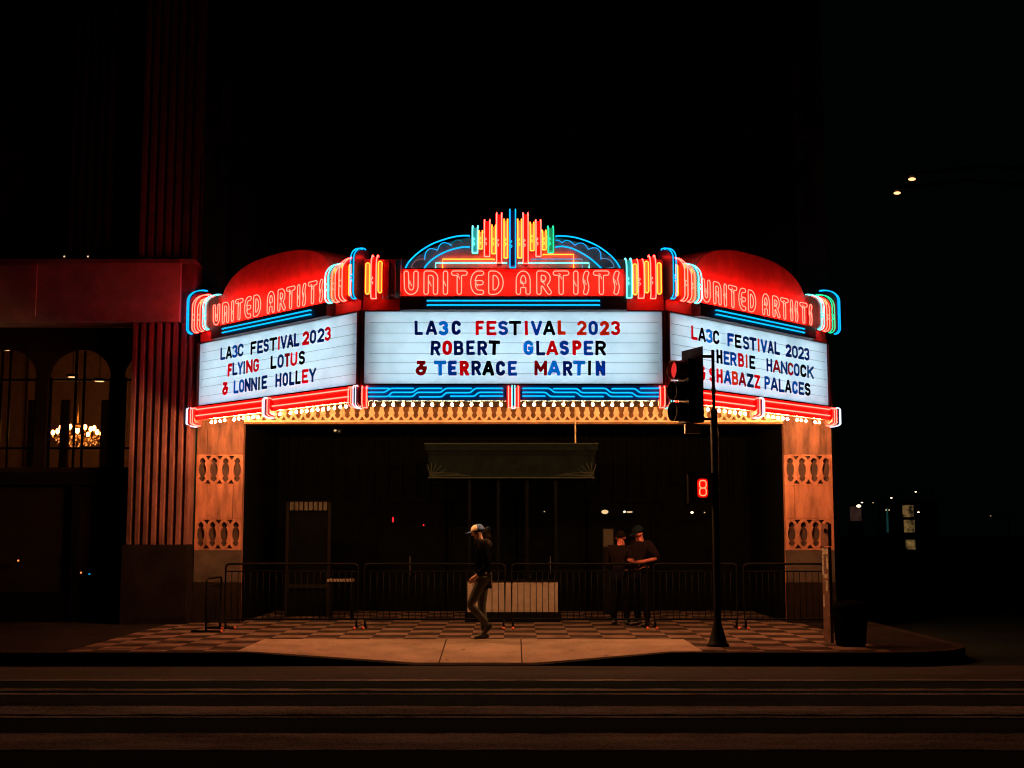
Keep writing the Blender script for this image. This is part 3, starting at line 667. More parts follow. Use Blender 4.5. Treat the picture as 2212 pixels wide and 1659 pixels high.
aw = (FF.s_at(1351, zA0, .07) - FF.s_at(866, zA0, .07)) / 2
def neon_sign(F, label, n_=2.0, up=1.0):
    sc = F.L / 2
    t = thing('neon_sign', label, 'neon sign', F.P(sc, zA0, 0), 'arched neon name signs on top of the marquee')
    pts = [(-aw, zA0)] + [(aw * math.copysign(abs(math.cos(a)) ** (2 / n_), math.cos(a)), zA1 + (zAt - zA1) * up * abs(math.sin(a)) ** (2 / n_)) for a in [math.pi - math.pi * i / 48 for i in range(49)]] + [(aw, zA0)]
    pts = pts[1:] if abs(pts[0][1] - pts[1][1]) < 1e-6 else pts
    rings = []
    for k, (ins, d) in enumerate(((.0, -.62), (.0, -.04), (.012, -.015), (.03, .0))):
        rings.append([F.P(sc + x * (1 - ins / aw), zA0 + (z - zA0) * (1 - ins), d) for x, z in pts])
    MB().loft(rings).build('arch_panel', 'sign_red', t)
    zl = FF.inv(CX, 668, .2)[1]
    MB().hexa(F, sc - aw - .01, sc + aw + .01, zl, zA0 - .012, -.12, .16).build('ledge', 'marquee_dark', t)
    for v in (649.4, 658.8):
        z = FF.inv(CX, v, .19)[1]; hw = 1.37
        MB().tube([F.P(sc - hw, z, .15), F.P(sc - hw, z, .19), F.P(sc + hw, z, .19), F.P(sc + hw, z, .15)], .0125, 6).build('neon_tube', 'neon_blue', t)
    for c, a, b in LET:
        w_ = (b - a) / hN; m = MB()
        rr = .092
        for lp in glyph(c, w_, NE, rr, 'round', .02):
            q = [(x * hN, y * hN) for x, y in lp]
            m.tube([F.P(sc + a + x, zb_ + y, DL) for x, y in q], .0075, 5, closed=True)
        kx, kz = (a + b) / 2 - .02, zb_ + hN * (.5 if c in 'UNIAE' else .8 if c == 'T' else .55)
        if c != 'D':
            m.tube([F.P(sc + kx - .02, kz + .035, DL + .008), F.P(sc + kx + .012, kz + .01, DL + .015), F.P(sc + kx - .015, kz, DL - .02)], .006, 5)
            m.tube([F.P(sc + kx - .01, kz - .01, DL - .02), F.P(sc + kx + .015, kz - .02, DL + .015), F.P(sc + kx + .028, kz - .06, DL + .008)], .006, 5)
        m.build('neon_letter', 'neon_red', t)
    return t
ns = neon_sign(FF, 'arched neon sign facing the street, crowned by a fan of tall coloured tubes')
neon_sign(FL, 'plain domed red neon sign above the left flank of the marquee', 2.5, 1.10)
neon_sign(FR, 'plain domed red neon sign above the right flank of the marquee, beside open dark sky', 2.5, 1.10)
zlip = FF.inv(CX, 582, .2)[1]
MB().loft([[FF.P(sC - aw * .985, z, -.02) for z in (zlip, zlip + .022)] + [FF.P(sC - aw * .985, zlip + .022, .20), FF.P(sC - aw * .985, zlip, .20)], [FF.P(sC + aw * .985, z, -.02) for z in (zlip, zlip + .022)] + [FF.P(sC + aw * .985, zlip + .022, .20), FF.P(sC + aw * .985, zlip, .20)]]).build('band_lip', 'marquee_red', ns)
# front sign: blue arcs, scallops, stepped lines, and the fan of fins
def line2(pts, m, r, d=.06, um=ux2, smooth=False, par=ns):
    q = [FF.inv(um(x), vy(y), d) for x, y in pts]
    if smooth:
        P_ = [np.array(p) for p in q]; o = []
        for i in range(len(P_) - 1):
            p0, p1, p2, p3 = P_[max(i - 1, 0)], P_[i], P_[i + 1], P_[min(i + 2, len(P_) - 1)]
            for k in range(6):
                t = k / 6; o.append(tuple(.5 * (2 * p1 + (p2 - p0) * t + (2 * p0 - 5 * p1 + 4 * p2 - p3) * t * t + (3 * p1 - p0 - 3 * p2 + p3) * t ** 3)))
        o.append(q[-1]); q = o
    return MB().tube([FF.P(q[0][0], q[0][1], d - .04)] + [FF.P(a, b, d) for a, b in q] + [FF.P(q[-1][0], q[-1][1], d - .04)], r, 6).build('neon_tube', m, par)
def scal(pts):                                           # chain of bumps between cusps
    o = []
    for (x0, y0), (x1, y1), (bx, by) in pts:
        for k in range(8):
            t = k / 8; o.append(((1 - t) ** 2 * x0 + 2 * t * (1 - t) * bx + t * t * x1, (1 - t) ** 2 * y0 + 2 * t * (1 - t) * by + t * t * y1))
    o.append(pts[-1][1]); return o
line2([(672, 825), (720, 740), (810, 650), (900, 585), (1000, 530), (1110, 490), (1220, 458), (1320, 443), (1410, 441)], 'neon_blue', .012, smooth=True)
line2([(888, 825), (935, 762), (1000, 705), (1080, 655), (1170, 615), (1260, 588), (1340, 573), (1410, 570)], 'neon_blue', .012, smooth=True)
line2(scal([((898, 712), (1045, 610), (905, 540)), ((1045, 610), (1205, 553), (1085, 470))]), 'neon_blue', .0065)
line2(scal([((1207, 553), (1330, 510), (1250, 455))]), 'neon_teal_dim', .0055)
line2(scal([((825, 815), (742, 808), (780, 818)), ((742, 808), (895, 714), (790, 690))]), 'neon_dim', .0055)
line2([(570, 445), (680, 447), (790, 462), (900, 495), (1010, 540), (1110, 600), (1200, 672), (1270, 750), (1312, 825)], 'neon_blue', .012, um=ux3, smooth=True)
line2([(570, 570), (640, 565), (720, 578), (800, 608), (880, 650), (960, 702), (1030, 760), (1092, 820)], 'neon_blue', .012, um=ux3, smooth=True)
line2(scal([((570, 492), (640, 525), (600, 490)), ((640, 525), (785, 552), (700, 455)), ((785, 552), (940, 600), (880, 480)), ((940, 600), (1088, 705), (1085, 530))]), 'neon_blue', .0065, um=ux3)
line2(scal([((1088, 705), (1240, 805), (1215, 690)), ((1240, 805), (1160, 815), (1200, 812))]), 'neon_pale', .0055, um=ux3)
line2([(1105, 822), (1105, 712), (1700, 712)], 'neon_yellow', .0095, d=.05)
line2([(1025, 825), (1025, 755), (1842, 755)], 'neon_cyan', .012, d=.075)
line2([(135, 755), (950, 755), (950, 825)], 'neon_cyan', .012, um=ux3, d=.075)
line2([(288, 712), (872, 712), (872, 825)], 'neon_pale', .0095, um=ux3, d=.06)
line2([(420, 658), (772, 658), (772, 825)], 'neon_yellow', .0095, um=ux3, d=.05)
def fanfin(um, x0, x1, y0, y1, tube_m, body, d0=.30):
    s0, z1 = FF.inv(um(x0), vy(y0), d0 - .05); s1, z0 = FF.inv(um(x1), vy(y1), d0)
    fin(FF, (s0 + s1) / 2, s1 - s0, J(d0, z0, z1, .28, .14, .05, .04), body, tube_m, .0088 if 'red' in tube_m else .0105, ns, back=-.12, body_w=1.0 if 'yellow' not in tube_m else .9)
for a in ((ux2, 1880, 1945, 108, 800, 'neon_blue', 'fin_navy'), (ux2, 1813, 1853, 222, 690, 'neon_yellow', 'fin_grey'), (ux2, 1728, 1785, 150, 748, 'neon_red', 'fin_red'), (ux2, 1672, 1715, 290, 640, 'neon_yellow', 'fin_grey'),
          (ux2, 1588, 1648, 230, 675, 'neon_red', 'fin_red'), (ux2, 1523, 1562, 355, 585, 'neon_yellow', 'fin_grey'), (ux2, 1450, 1508, 300, 633, 'neon_cyan', 'fin_teal'),
          (ux3, 128, 174, 222, 690, 'neon_yellow', 'fin_grey'), (ux3, 190, 248, 150, 752, 'neon_red', 'fin_red'), (ux3, 272, 316, 260, 605, 'neon_yellow', 'fin_grey'), (ux3, 337, 396, 230, 675, 'neon_red', 'fin_red'),
          (ux3, 412, 456, 350, 595, 'neon_yellow', 'fin_grey'), (ux3, 478, 540, 303, 630, 'neon_green', 'fin_teal')): fanfin(*a)

# ------------------------------------------------------------------ stepped neon fins at the corners
d0c = .25
zc = lambda v: FF.inv(CX, v, d0c)[1]
STEP = [  # offset from corner to centre (m), width, z0, z1, kind
 (None, .055, zc(643.8), zc(529), 'blue')] 
for a, b, v1, v0, kd in ((1421.6, 1430, 564.7, 632.5, 'yellow'), (1405.7, 1417, 543.5, 642.8, 'red'), (1394.4, 1402.8, 561.3, 629.7, 'yellow'), (1379, 1391.5, 552, 642, 'red'), (1369, 1377.5, 567, 634, 'yellow'), (1354, 1365.3, 550, 641, 'cyan')):
    sa, sb = FF.L - FF.s_at(b, zc(600), d0c), FF.L - FF.s_at(a, zc(600), d0c); STEP.append(((sa + sb) / 2, sb - sa, zc(v0), zc(v1), kd))
def cluster(parent, F, at_end, off=(), green=False, shift=0.0):
    for (o, w_, z0, z1, kd) in STEP[1:]:
        s_ = F.L - o - shift if at_end else o + shift; lit = kd not in off and (kd, round(o, 1)) not in off
        if kd == 'yellow':
            d = .05; r = .03
            q = [(-w_ / 2, z0 + r), (-w_ / 2 + r * .3, z0 + r * .3), (-w_ / 2 + r, z0), (w_ / 2 - r, z0), (w_ / 2 - r * .3, z0 + r * .3), (w_ / 2, z0 + r), (w_ / 2, z1 - r), (w_ / 2 - r * .3, z1 - r * .3), (w_ / 2 - r, z1), (-w_ / 2 + r, z1), (-w_ / 2 + r * .3, z1 - r * .3), (-w_ / 2, z1 - r)]
            MB().tube([F.P(s_ + a, b, .14) for a, b in q], .0105, 6, closed=True).build('neon_tube', 'neon_yellow' if lit else 'unlit_tube', parent)
            MB().hexa(F, s_ - w_ * .5, s_ + w_ * .5, z0 - .0, z1 - .02, -.119, .115).build('backing', 'fin_grey', parent)
        else:
            tm = {'red': 'neon_red', 'cyan': 'neon_cyan'}[kd]
            if green and kd == 'red' and o < .3: tm = 'neon_green'
            fin(F, s_, w_, J(d0c, z0, z1, .32, .26, .09, .1), 'fin_red' if kd == 'red' else 'fin_teal', tm if lit else 'unlit_tube', .0085 if kd == 'red' else .0105, parent, back=-.19, knot=lit)
def cornerfin(parent, D):
    o, w_, z0, z1, kd = STEP[0]
    fin(D, 0, w_, J(d0c + .06, z0, z1, .36, .24, .10, .1), 'fin_navy', 'neon_blue', .011, parent, back=-.19)
def ncl(label, pt): return thing('neon_cluster', label, 'neon tubes', (pt[0], pt[1], 5.52), 'stepped neon fin clusters on the corners of the marquee')
t = ncl('stepped neon tube cluster left of the front sign, its innermost tubes unlit', VL)
cornerfin(t, Dir(VL, (-.38, -.92))); cluster(t, FL, True)
o1 = STEP[4][0]; 
def cluster_partial(parent, F):
    global STEP
    keep = STEP; STEP = keep[:4]; cluster(parent, F, False); STEP = [keep[0]] + keep[4:]; cluster(parent, F, False, off=('red', 'yellow', 'cyan')); STEP = keep
cluster_partial(t, FF)
t = ncl('stepped neon tube cluster right of the front sign, every tube lit around its blue corner', VR)
cornerfin(t, Dir(VR, (.38, -.92))); cluster(t, FF, True); cluster(t, FR, False)
t = ncl('neon tube cluster at the rear left end of the marquee, beside the fluted pilaster', EL)
cornerfin(t, Dir(FL.P(.05, 0, -.04)[:2], (-.73, -.69))); cluster(t, FL, False)
t = ncl('neon tube cluster with a green tube at the rear right end of the marquee', ER)
cornerfin(t, Dir(FR.P(FR.L - .05, 0, -.04)[:2], (.73, -.69))); cluster(t, FR, True, green=True)

# ================================================================== LEFT BUILDING
nb = thing('stone_building', 'stone building with tall arched windows and a fluted pilaster reddened by the marquee', 'building', (-10, 24.9, GZ))
YP = 24.05
def flutes(x0, x1, n, z0, z1, yf, depth=.07, edge=.05):
    xs = []; ys = []; step = (x1 - x0 - edge) / n
    xs.append(x0); ys.append(yf)
    for i in range(n):
        a = x0 + i * step + step * .45
        for k in range(7):
            t_ = k / 6; xs.append(a + step * .55 * t_); ys.append(yf + depth * math.sin(math.pi * t_) ** .7 if 0 < t_ < 1 else yf)
    xs.append(x1); ys.append(yf)
    poly = [(x, y) for x, y in zip(xs, ys)] + [(x1, yf + .6), (x0, yf + .6)]
    return MB().loft([[(x, y, z) for x, y in poly] for z in (z0, z1)])
xa, xb = onY(283, 860, YP)[0], onY(411, 860, YP)[0]
zb0, zb1 = onY(200, 694, YP - .12)[2], onY(200, 567, YP - .12)[2]
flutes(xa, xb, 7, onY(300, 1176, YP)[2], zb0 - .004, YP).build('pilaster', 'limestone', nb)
MB().box(xa - .06, xb + .03, YP - .05, YP + .6, GZ, onY(300, 1176, YP)[2] - .004).build('plinth', 'limestone_dark', nb)
xe = onY(389, 630, YP - .12)[0]
bd = MB().box(-18, xe, YP - .12, YP + .6, zb0, zb1); bd.box(-18, onY(85, 620, YP)[0], YP - .16, YP - .123, zb0 + .1, zb1 - .05).box(-18, xb + .02, YP - .06, YP + .6, zb1 + .003, zb1 + .08)
bd.build('cornice_band', 'band_stone', nb)
MB().box(xe + .004, xb + .02, YP - .02, YP + .6, zb0, zb1).build('pilaster_edge', 'limestone', nb)
flutes(onY(300, 450, YP)[0], onY(418, 450, YP)[0], 6, zb1 + .09, 18, YP + .1, .06).build('pilaster', 'limestone_fade', nb)  # same stone, darkened for the light fading upwards
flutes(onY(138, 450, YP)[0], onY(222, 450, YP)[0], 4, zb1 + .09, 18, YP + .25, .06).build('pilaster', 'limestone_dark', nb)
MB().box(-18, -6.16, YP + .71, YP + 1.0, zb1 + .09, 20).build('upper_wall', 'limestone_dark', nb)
# wall with arched windows (openings cut)
YW = 24.75; zs, zsp, zap = onY(170, 1010, YW)[2], onY(170, 815, YW)[2], onY(170, 755, YW)[2]
wins = []
for uc in (10, 171, 332): wins.append((onY(uc - 68, 900, YW)[0], onY(uc + 68, 900, YW)[0]))
outer = [(0, 0), (11.84, 0), (11.84, zb0 - GZ), (0, zb0 - GZ)]; loops = [outer]; X0 = -18.0
for a, b in wins:
    c = (a + b) / 2; hw = (b - a) / 2
    loops.append([(a - X0, zs - GZ), (b - X0, zs - GZ)] + [(c + hw * math.cos(t_) - X0, zsp + (zap - zsp) * math.sin(t_) - GZ) for t_ in [math.pi * i / 16 for i in range(17)]])
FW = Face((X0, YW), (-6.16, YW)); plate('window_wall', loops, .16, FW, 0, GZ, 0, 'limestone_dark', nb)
for a, b in wins:
    c = (a + b) / 2; fr = MB()
    for x in (c - .10, c + .06): fr.box(x - .02, x + .02, YW + .02, YW + .06, zs, zap - .02)
    for v in (968, 820): z = onY(170, v, YW)[2]; fr.box(a, b, YW + .022, YW + .058, z - .02, z + .02)
    fr.box(a - .02, a + .05, YW + .021, YW + .059, zs, zsp).box(b - .05, b + .02, YW + .021, YW + .059, zs, zsp)
    wo = fr.build('window_frame', 'black_metal', nb)
    MB().add([(a, YW + .065, zs), (b, YW + .065, zs)] + [(c + (b - a) / 2 * math.cos(t_), YW + .065, zsp + (zap - zsp) * math.sin(t_)) for t_ in [math.pi * i / 12 for i in range(13)]], [tuple(range(15))]).build('pane', 'window_glass', wo)
    mat_c = 'curtain' if 'curtain' in M else mat('curtain', (0.12, 0.09, 0.065), .9).name
    for e in (a + .12, b - .30):
        cu_ = MB(); pts = [(e + .18 * i / 12, YW + .35 + .025 * math.sin(i * 1.7)) for i in range(13)]
        cu_.loft([[(x, y, z) for x, y in pts] for z in (zs + .02, zsp - .4)], False, True, False); cu_.build('curtain', 'curtain', nb)
mat('room_wall', (0.30, 0.20, 0.13), .8, var=.2); mat('shop_dark', (0.005, 0.005, 0.005), .8, spec=0.0)
rm = MB().box(-18, -6.3, 30.0, 30.2, zs - .3, zb0 + .6).box(-18, -6.3, YW + .1, 30.0, zs - .3, zs - .2).box(-18, -6.3, YW + .1, 30.0, zb0 + .2, zb0 + .4).box(-6.35, -6.2, YW + .1, 30, zs - .2, zb0 + .2)
for x in (-14.5, -11.2, -8.4): rm.box(x, x + .35, 29.8, 30.0, zs - .2, zb0 + .2)
rm.build('room', 'room_wall', nb)
shop = MB()
for x in (-16, -13.9, -12, -10.2, -8.3): shop.box(x, x + .12, YW - .2, YW - .081, GZ, zs - .35)
shop.box(-18, -7.4, YW - .2, YW - .082, zs - .34, zs - .1).box(-18, -7.4, YW - .16, YW - .083, GZ, .75)
shop.build('shopfront', 'shop_dark', nb)
# chandelier hanging in the room
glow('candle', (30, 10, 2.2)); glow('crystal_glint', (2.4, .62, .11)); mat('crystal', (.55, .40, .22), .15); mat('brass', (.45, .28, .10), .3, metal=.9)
YC = 27.2; cc = onY(167, 940, YC); cs = thing('chandelier', 'glowing brass chandelier with many candle bulbs seen through the arched window', 'chandelier', (cc[0], cc[1], cc[2]))
st = MB().cyl((cc[0], YC, cc[2] - .25), (cc[0], YC, zb0 + .2), .015).ball((cc[0], YC, cc[2] - .05), .09).ball((cc[0], YC, cc[2] + .2), .06)
st.build('stem', 'brass', cs); bulbs = MB(); cry = MB(); gl = MB()
for i in range(14):
    a = 2 * math.pi * i / 14 + .1; R_ = .50; up = .05 if i % 2 else .15
    if i % 2 == 0: R_ = .34
    ex, ey = cc[0] + R_ * math.cos(a), YC + R_ * math.sin(a)
    MB().tube([(cc[0], YC, cc[2] - .05), (cc[0] + R_ * .5 * math.cos(a), YC + R_ * .5 * math.sin(a), cc[2] - .14), (ex, ey, cc[2] - .06), (ex, ey, cc[2] + up - .06)], .012, 6).build('arm', 'brass', cs)
    MB().ball((ex, ey, cc[2] + up), .040, 8, 6, (1, 1, 1.4)).build('candle_bulb', 'candle', cs)
for k in range(280):
    a = rnd.uniform(0, 6.28); R_ = rnd.uniform(.1, .54); z = cc[2] - .02 - rnd.uniform(0, .24) * (1.1 - R_ * .9)
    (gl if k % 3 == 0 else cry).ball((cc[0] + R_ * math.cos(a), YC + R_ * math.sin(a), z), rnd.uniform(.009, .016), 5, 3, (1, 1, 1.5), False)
cry.build('crystal_drops', 'crystal', cs); gl.build('glint_drops', 'crystal_glint', cs)  # sparkle of the crystals put in as emission, the drops are no lamps
# sconce, downlights, small lamps
glow('warm_lamp', (14, 5.2, 1.6)); glow('warm_dot', (2.5, 1.15, .45)); glow('lamp_white', (5, 3.9, 2.3)); glow('lamp_soft', (.9, .6, .28)); glow('led_red', (2.0, .03, .05)); glow('led_orange', (2.2, .5, .12)); glow('led_blue', (.0, .25, .4)); glow('dim_lamp', (.10, .075, .03))
q = onY(263, 962, 25.2); t = thing('wall_sconce', 'small glowing wall sconce on a brass bracket, left of the fluted pilaster', 'wall lamp', q)
MB().ball(q, .05, 10, 8).build('globe', 'warm_lamp', t)
MB().tube([(q[0], q[1], q[2] - .05), (q[0], q[1], q[2] - .12), (q[0] + .03, q[1], q[2] - .2), (q[0] - .02, q[1], q[2] - .26), (q[0] + .05, q[1], q[2] - .30), (q[0] + .08, q[1] + .05, q[2] - .22)], .016, 6).build('bracket', 'brass', t)
def downlight(u, v, Y, label, group, rx=.10, m='warm_dot', z_sky=False):
    q = onY(u, v, Y); t = thing('downlight', label, 'ceiling light', q, group)
    MB().lathe(q, [(rx, 0), (rx, .02)], 18).build('lens', m, t)
    MB().lathe((q[0], q[1], q[2] + .004), [(rx + .006, 0), (rx + .02, 0), (rx + .02, .06), (rx + .006, .06)], 18).build('housing', 'black_metal', t)
    if not z_sky: MB().cyl((q[0], q[1], q[2] + .06), (q[0], q[1], zb0 + .2), .008).build('rod', 'black_metal', t)
downlight(157, 815, 28.2, 'oval ceiling light straight above the chandelier', 'ceiling lights behind the arched windows')
downlight(215, 824, 28.2, 'oval ceiling light up right of the chandelier, near the window edge', 'ceiling lights behind the arched windows')
downlight(10, 756, 26.8, 'oval ceiling light at the far left, highest behind the windows', 'ceiling lights behind the arched windows')
for u, lab in ((138.5, 'tiny round lamp on the stone band, farther from the pilaster'), (189.5, 'tiny round lamp on the stone band, nearer the pilaster')):
    q = onY(u, 566.5, YP - .1); q[2] = zb1 + .15; t = thing('ledge_lamp', lab, 'lamp', (q[0], q[1], zb1 + .083), 'tiny lamps on the stone band')
    q[2] = zb1 + .118
    MB().ball(q, .018, 8, 6).build('globe', 'lamp_soft', t); MB().lathe((q[0], q[1], zb1 + .083), [(.016, 0), (.012, .02)], 8).build('base', 'black_metal', t)
for u, v, m, lab in ((68, 1211, 'led_orange', 'lonely orange pilot light low on the dark shopfront, far left'), (304, 1237, 'led_orange', 'orange pilot light on the dark shopfront, next to a blue one'), (338, 1240, 'led_blue', 'small blue pilot light on the dark shopfront')):
    u2 = {68: 39.5, 304: 175, 338: 193}[u]; q = onY(u2, v if u != 338 else 1240, YW - .24); t = thing('pilot_light', lab, 'light', q)
    MB().ball(q, .017, 8, 6, (1.6 if u == 338 else 1, 1, .8 if u == 338 else 1)).build('lens', m, t); MB().box(q[0] - .03, q[0] + .03, q[1] + .012, q[1] + .05, q[2] - .03, q[2] + .03).build('case', 'black_metal', t)

# ================================================================== TICKET BOOTH AND LOBBY
YT = 24.58
tb = thing('ticket_booth', 'dark ticket booth with a pale panelled base under a wide green canopy', 'ticket booth', (0, YT + .6, GZ))
bx0, bx1 = onY(1010, 1290, YT)[0], onY(1205, 1290, YT)[0]; z0, z1 = onY(CX, 1322, YT)[2], onY(CX, 1255, YT)[2]
bs = MB().box(bx0, bx1, YT, YT + 1.2, z0, z1)
bs.build('base', 'cream_panel', tb)
MB().box(bx0 - .05, bx1 + .05, YT - .03, YT + 1.2, GZ, z0 - .003).build('plinth', 'black_metal', tb)
MB().box(bx0 - .03, bx1 + .03, YT - .04, YT + 1.2, z1 + .003, z1 + .04).build('counter', 'interior_dark', tb)
cu0, cu1 = onY(920, 990, YT - .1)[0], onY(1290, 990, YT - .1)[0]; cz1, czm, cz0 = onY(CX, 958, YT - .1)[2], onY(CX, 974, YT - .1)[2], onY(CX, 1033, YT - .1)[2]
gw = MB()
for x in np.linspace(bx0 + .03, bx1 - .03, 4): gw.box(x - .03, x + .03, YT + .02, YT + .08, z1 + .041, cz0 + .1)
gw.build('mullions', 'interior_dark', tb)
MB().box(bx0 + .06, bx1 - .06, YT + .05, YT + .056, z1 + .042, cz0).build('booth_glass', 'window_glass', tb)
cn = MB().loft([[(cu0 + .06, YT - .10, cz0), (cu1 - .06, YT - .10, cz0), (cu1 - .06, YT + 1.3, cz0), (cu0 + .06, YT + 1.3, cz0)], [(cu0 + .05, YT - .12, czm - .10), (cu1 - .05, YT - .12, czm - .10), (cu1 - .05, YT + 1.35, czm - .10), (cu0 + .05, YT + 1.35, czm - .10)], [(cu0 + .03, YT - .17, czm - .03), (cu1 - .03, YT - .17, czm - .03), (cu1 - .03, YT + 1.4, czm - .03), (cu0 + .03, YT + 1.4, czm - .03)], [(cu0, YT - .2, czm), (cu1, YT - .2, czm), (cu1, YT + 1.4, czm), (cu0, YT + 1.4, czm)]])
cn.box(cu0 - .01, cu1 + .01, YT - .22, YT + 1.4, czm + .003, cz1 - .02)
co = cn.build('canopy', 'copper_green', tb)
MB().box(cu0 - .03, cu1 + .03, YT - .24, YT + 1.4, cz1 - .017, cz1).box(cu0 + .05, cu1 - .05, YT - .118, YT - .101, cz0 - .0, cz0 + .02).build('trim', 'copper_edge', co)
for sx, cx_ in ((1, cu0 + .08), (-1, cu1 - .08)):
    fan = MB()
    for k in range(6):
        a = math.radians(4 + k * 20); L_ = (.62 if k == 0 else .34 - .02 * k)
        fan.tube([(cx_ + sx * .02, YT - .118, cz0 + .03), (cx_ + sx * L_ * math.cos(a), YT - .124, cz0 + .03 + L_ * math.sin(a))], .007, 5)
    for k in range(3): fan.tube([(cx_, YT - .125, cz0 + .05 + k * .03), (cx_ + sx * (.75 - k * .1), YT - .125, cz0 + .05 + k * .02)], .006, 5)
    fan.tube([(cx_, YT - .124, cz0 + .03), (cx_, YT - .124, cz0 + .13)], .008, 5); fan.build('fan_ornament', 'copper_edge', co)
rq = onY(1243, 957, YT - .15)
mat('brass_pale', (.62, .5, .28), .4)
tag(MB().cyl((rq[0], rq[1], cz1), (rq[0], rq[1], 4.288), .014, n=8).build('hanger_rod', 'brass_pale', None, Vector((rq[0], rq[1], cz1))), 'thin pale rod hanging from the marquee down to the green canopy', 'rod')
# framed case left of the booth
YQ = 26.2; a0, a1 = onY(617, 1160, YQ)[0], onY(714, 1160, YQ)[0]; qz1, qz0 = onY(CX, 1084, YQ)[2], onY(CX, 1262, YQ)[2]
mat('pale_dim', (.05, .042, .03), .7)
pc = thing('poster_case', 'tall dim framed case with pale ribs of reflected bulb light, left of the ticket booth', 'display case', ((a0 + a1) / 2, YQ, GZ))
mat('bronze_dim', (.012, .010, .008), .7, spec=0.0)
MB().box(a0, a0 + .06, YQ, YQ + .1, GZ, qz1).box(a1 - .06, a1, YQ, YQ + .1, GZ, qz1).box(a0 + .061, a1 - .061, YQ, YQ + .1, qz0 - .08, qz0).build('frame', 'bronze_dim', pc)
cr = MB()
for k in range(8): x = a0 + .065 + (a1 - a0 - .13) * (k + .15) / 8; cr.box(x, x + .07, YQ - .03, YQ + .1, qz1 - .17, qz1)
cr.build('reflection_ribs', 'pale_dim', pc)  # marquee bulbs reflected in the case, put in as pale ribs
MB().box(a0 + .061, a1 - .061, YQ + .05, YQ + .06, qz0 + .003, qz1 - .171).build('glass', 'interior_dark', pc)
MB().box(a0 + .061, a1 - .061, YQ + .07, YQ + .1, GZ, qz0 - .083).build('base', 'interior_dark', pc)
# ribbed bench
q0, q1 = onY(710, 1253, 25.2), onY(766, 1253, 25.2); t = thing('bench', 'small ribbed pale bench seat in the dark entrance, left of the booth', 'bench', ((q0[0] + q1[0]) / 2, 25.2, GZ))
sl = MB()
for k in range(8): x = q0[0] + (q1[0] - q0[0]) * k / 8; sl.box(x, x + .035, 25.0, 25.4, q0[2] - .025, q0[2] + .02)
sl.build('slatted_seat', 'cream_panel', t)
for x in (q0[0] + .03, q1[0] - .06): MB().box(x, x + .04, 25.05, 25.35, GZ, q0[2] - .026).build('leg', 'black_metal', t)
# lamps inside
def lobby_lamp(u, v, lab, m, sx, sz, Y=27.6, cat='lamp', name='lobby_lamp', grp='small lamps in the dark entrance'):
    q = onY(u, v, Y); k = Y / 2800; t = thing(name, lab, cat, q, grp)
    MB().ball(q, .5, 10, 7, (sx * k, .05, sz * k)).build('lens', m, t); MB().box(q[0] - .04, q[0] + .04, q[1] + .03, q[1] + .07, q[2] - .04, q[2] + .04).build('case', 'black_metal', t)
lobby_lamp(1306.7, 1105.8, 'largest soft lamp in the entrance, above the two standing people', 'lamp_soft', 15, 9)
lobby_lamp(1349, 1105.5, 'round bright lamp beside a short strip light in the entrance', 'lamp_white', 4, 4)
lobby_lamp(1360, 1106, 'short strip light in the entrance, right of the round lamp', 'lamp_soft', 14, 3)
lobby_lamp(1495, 1107, 'small lamp in the entrance under the lit red digit', 'lamp_white', 6, 4)
lobby_lamp(1522, 1107, 'tiniest lamp in the entrance, below the red digit to its right', 'lamp_soft', 2.5, 2.5)
lobby_lamp(1176, 1105, 'faint yellow lamp dot in the middle of the entrance', 'lamp_soft', 3, 2)
lobby_lamp(848.8, 1122.5, 'thin upright red reflection of the signal in the entrance, left of the walking person', 'led_red', 2.6, 12)  # reflected signal put in as a glowing strip, not a real lamp
lobby_lamp(915, 1134.5, 'tiny red dot light in the entrance, left of the walking person', 'led_red', 2.8, 3)
lobby_lamp(724, 930, 'pale ceiling lamp pair under the lintel, left lamp', 'lamp_soft', 6, 4, Y=25.4)
lobby_lamp(732.5, 931.5, 'pale ceiling lamp pair under the lintel, right lamp', 'dim_lamp', 5, 4, Y=25.4)
q = onY(1314, 1162, 26.9); t = thing('wall_poster', 'small pale lit notice on the entrance wall, left of the two standing people', 'poster', q)
MB().box(q[0] - .10, q[0] + .10, 26.88, 26.9, q[2] - .18, q[2] + .18).build('sheet', 'pale_dim', t)
MB().box(q[0] - .12, q[0] + .12, 26.902, 26.96, q[2] - .20, q[2] + .20).build('frame', 'bronze_dim', t); MB().box(q[0] - .12, q[0] + .12, 26.902, 26.96, GZ, q[2] - .203).build('stand', 'black_metal', t)

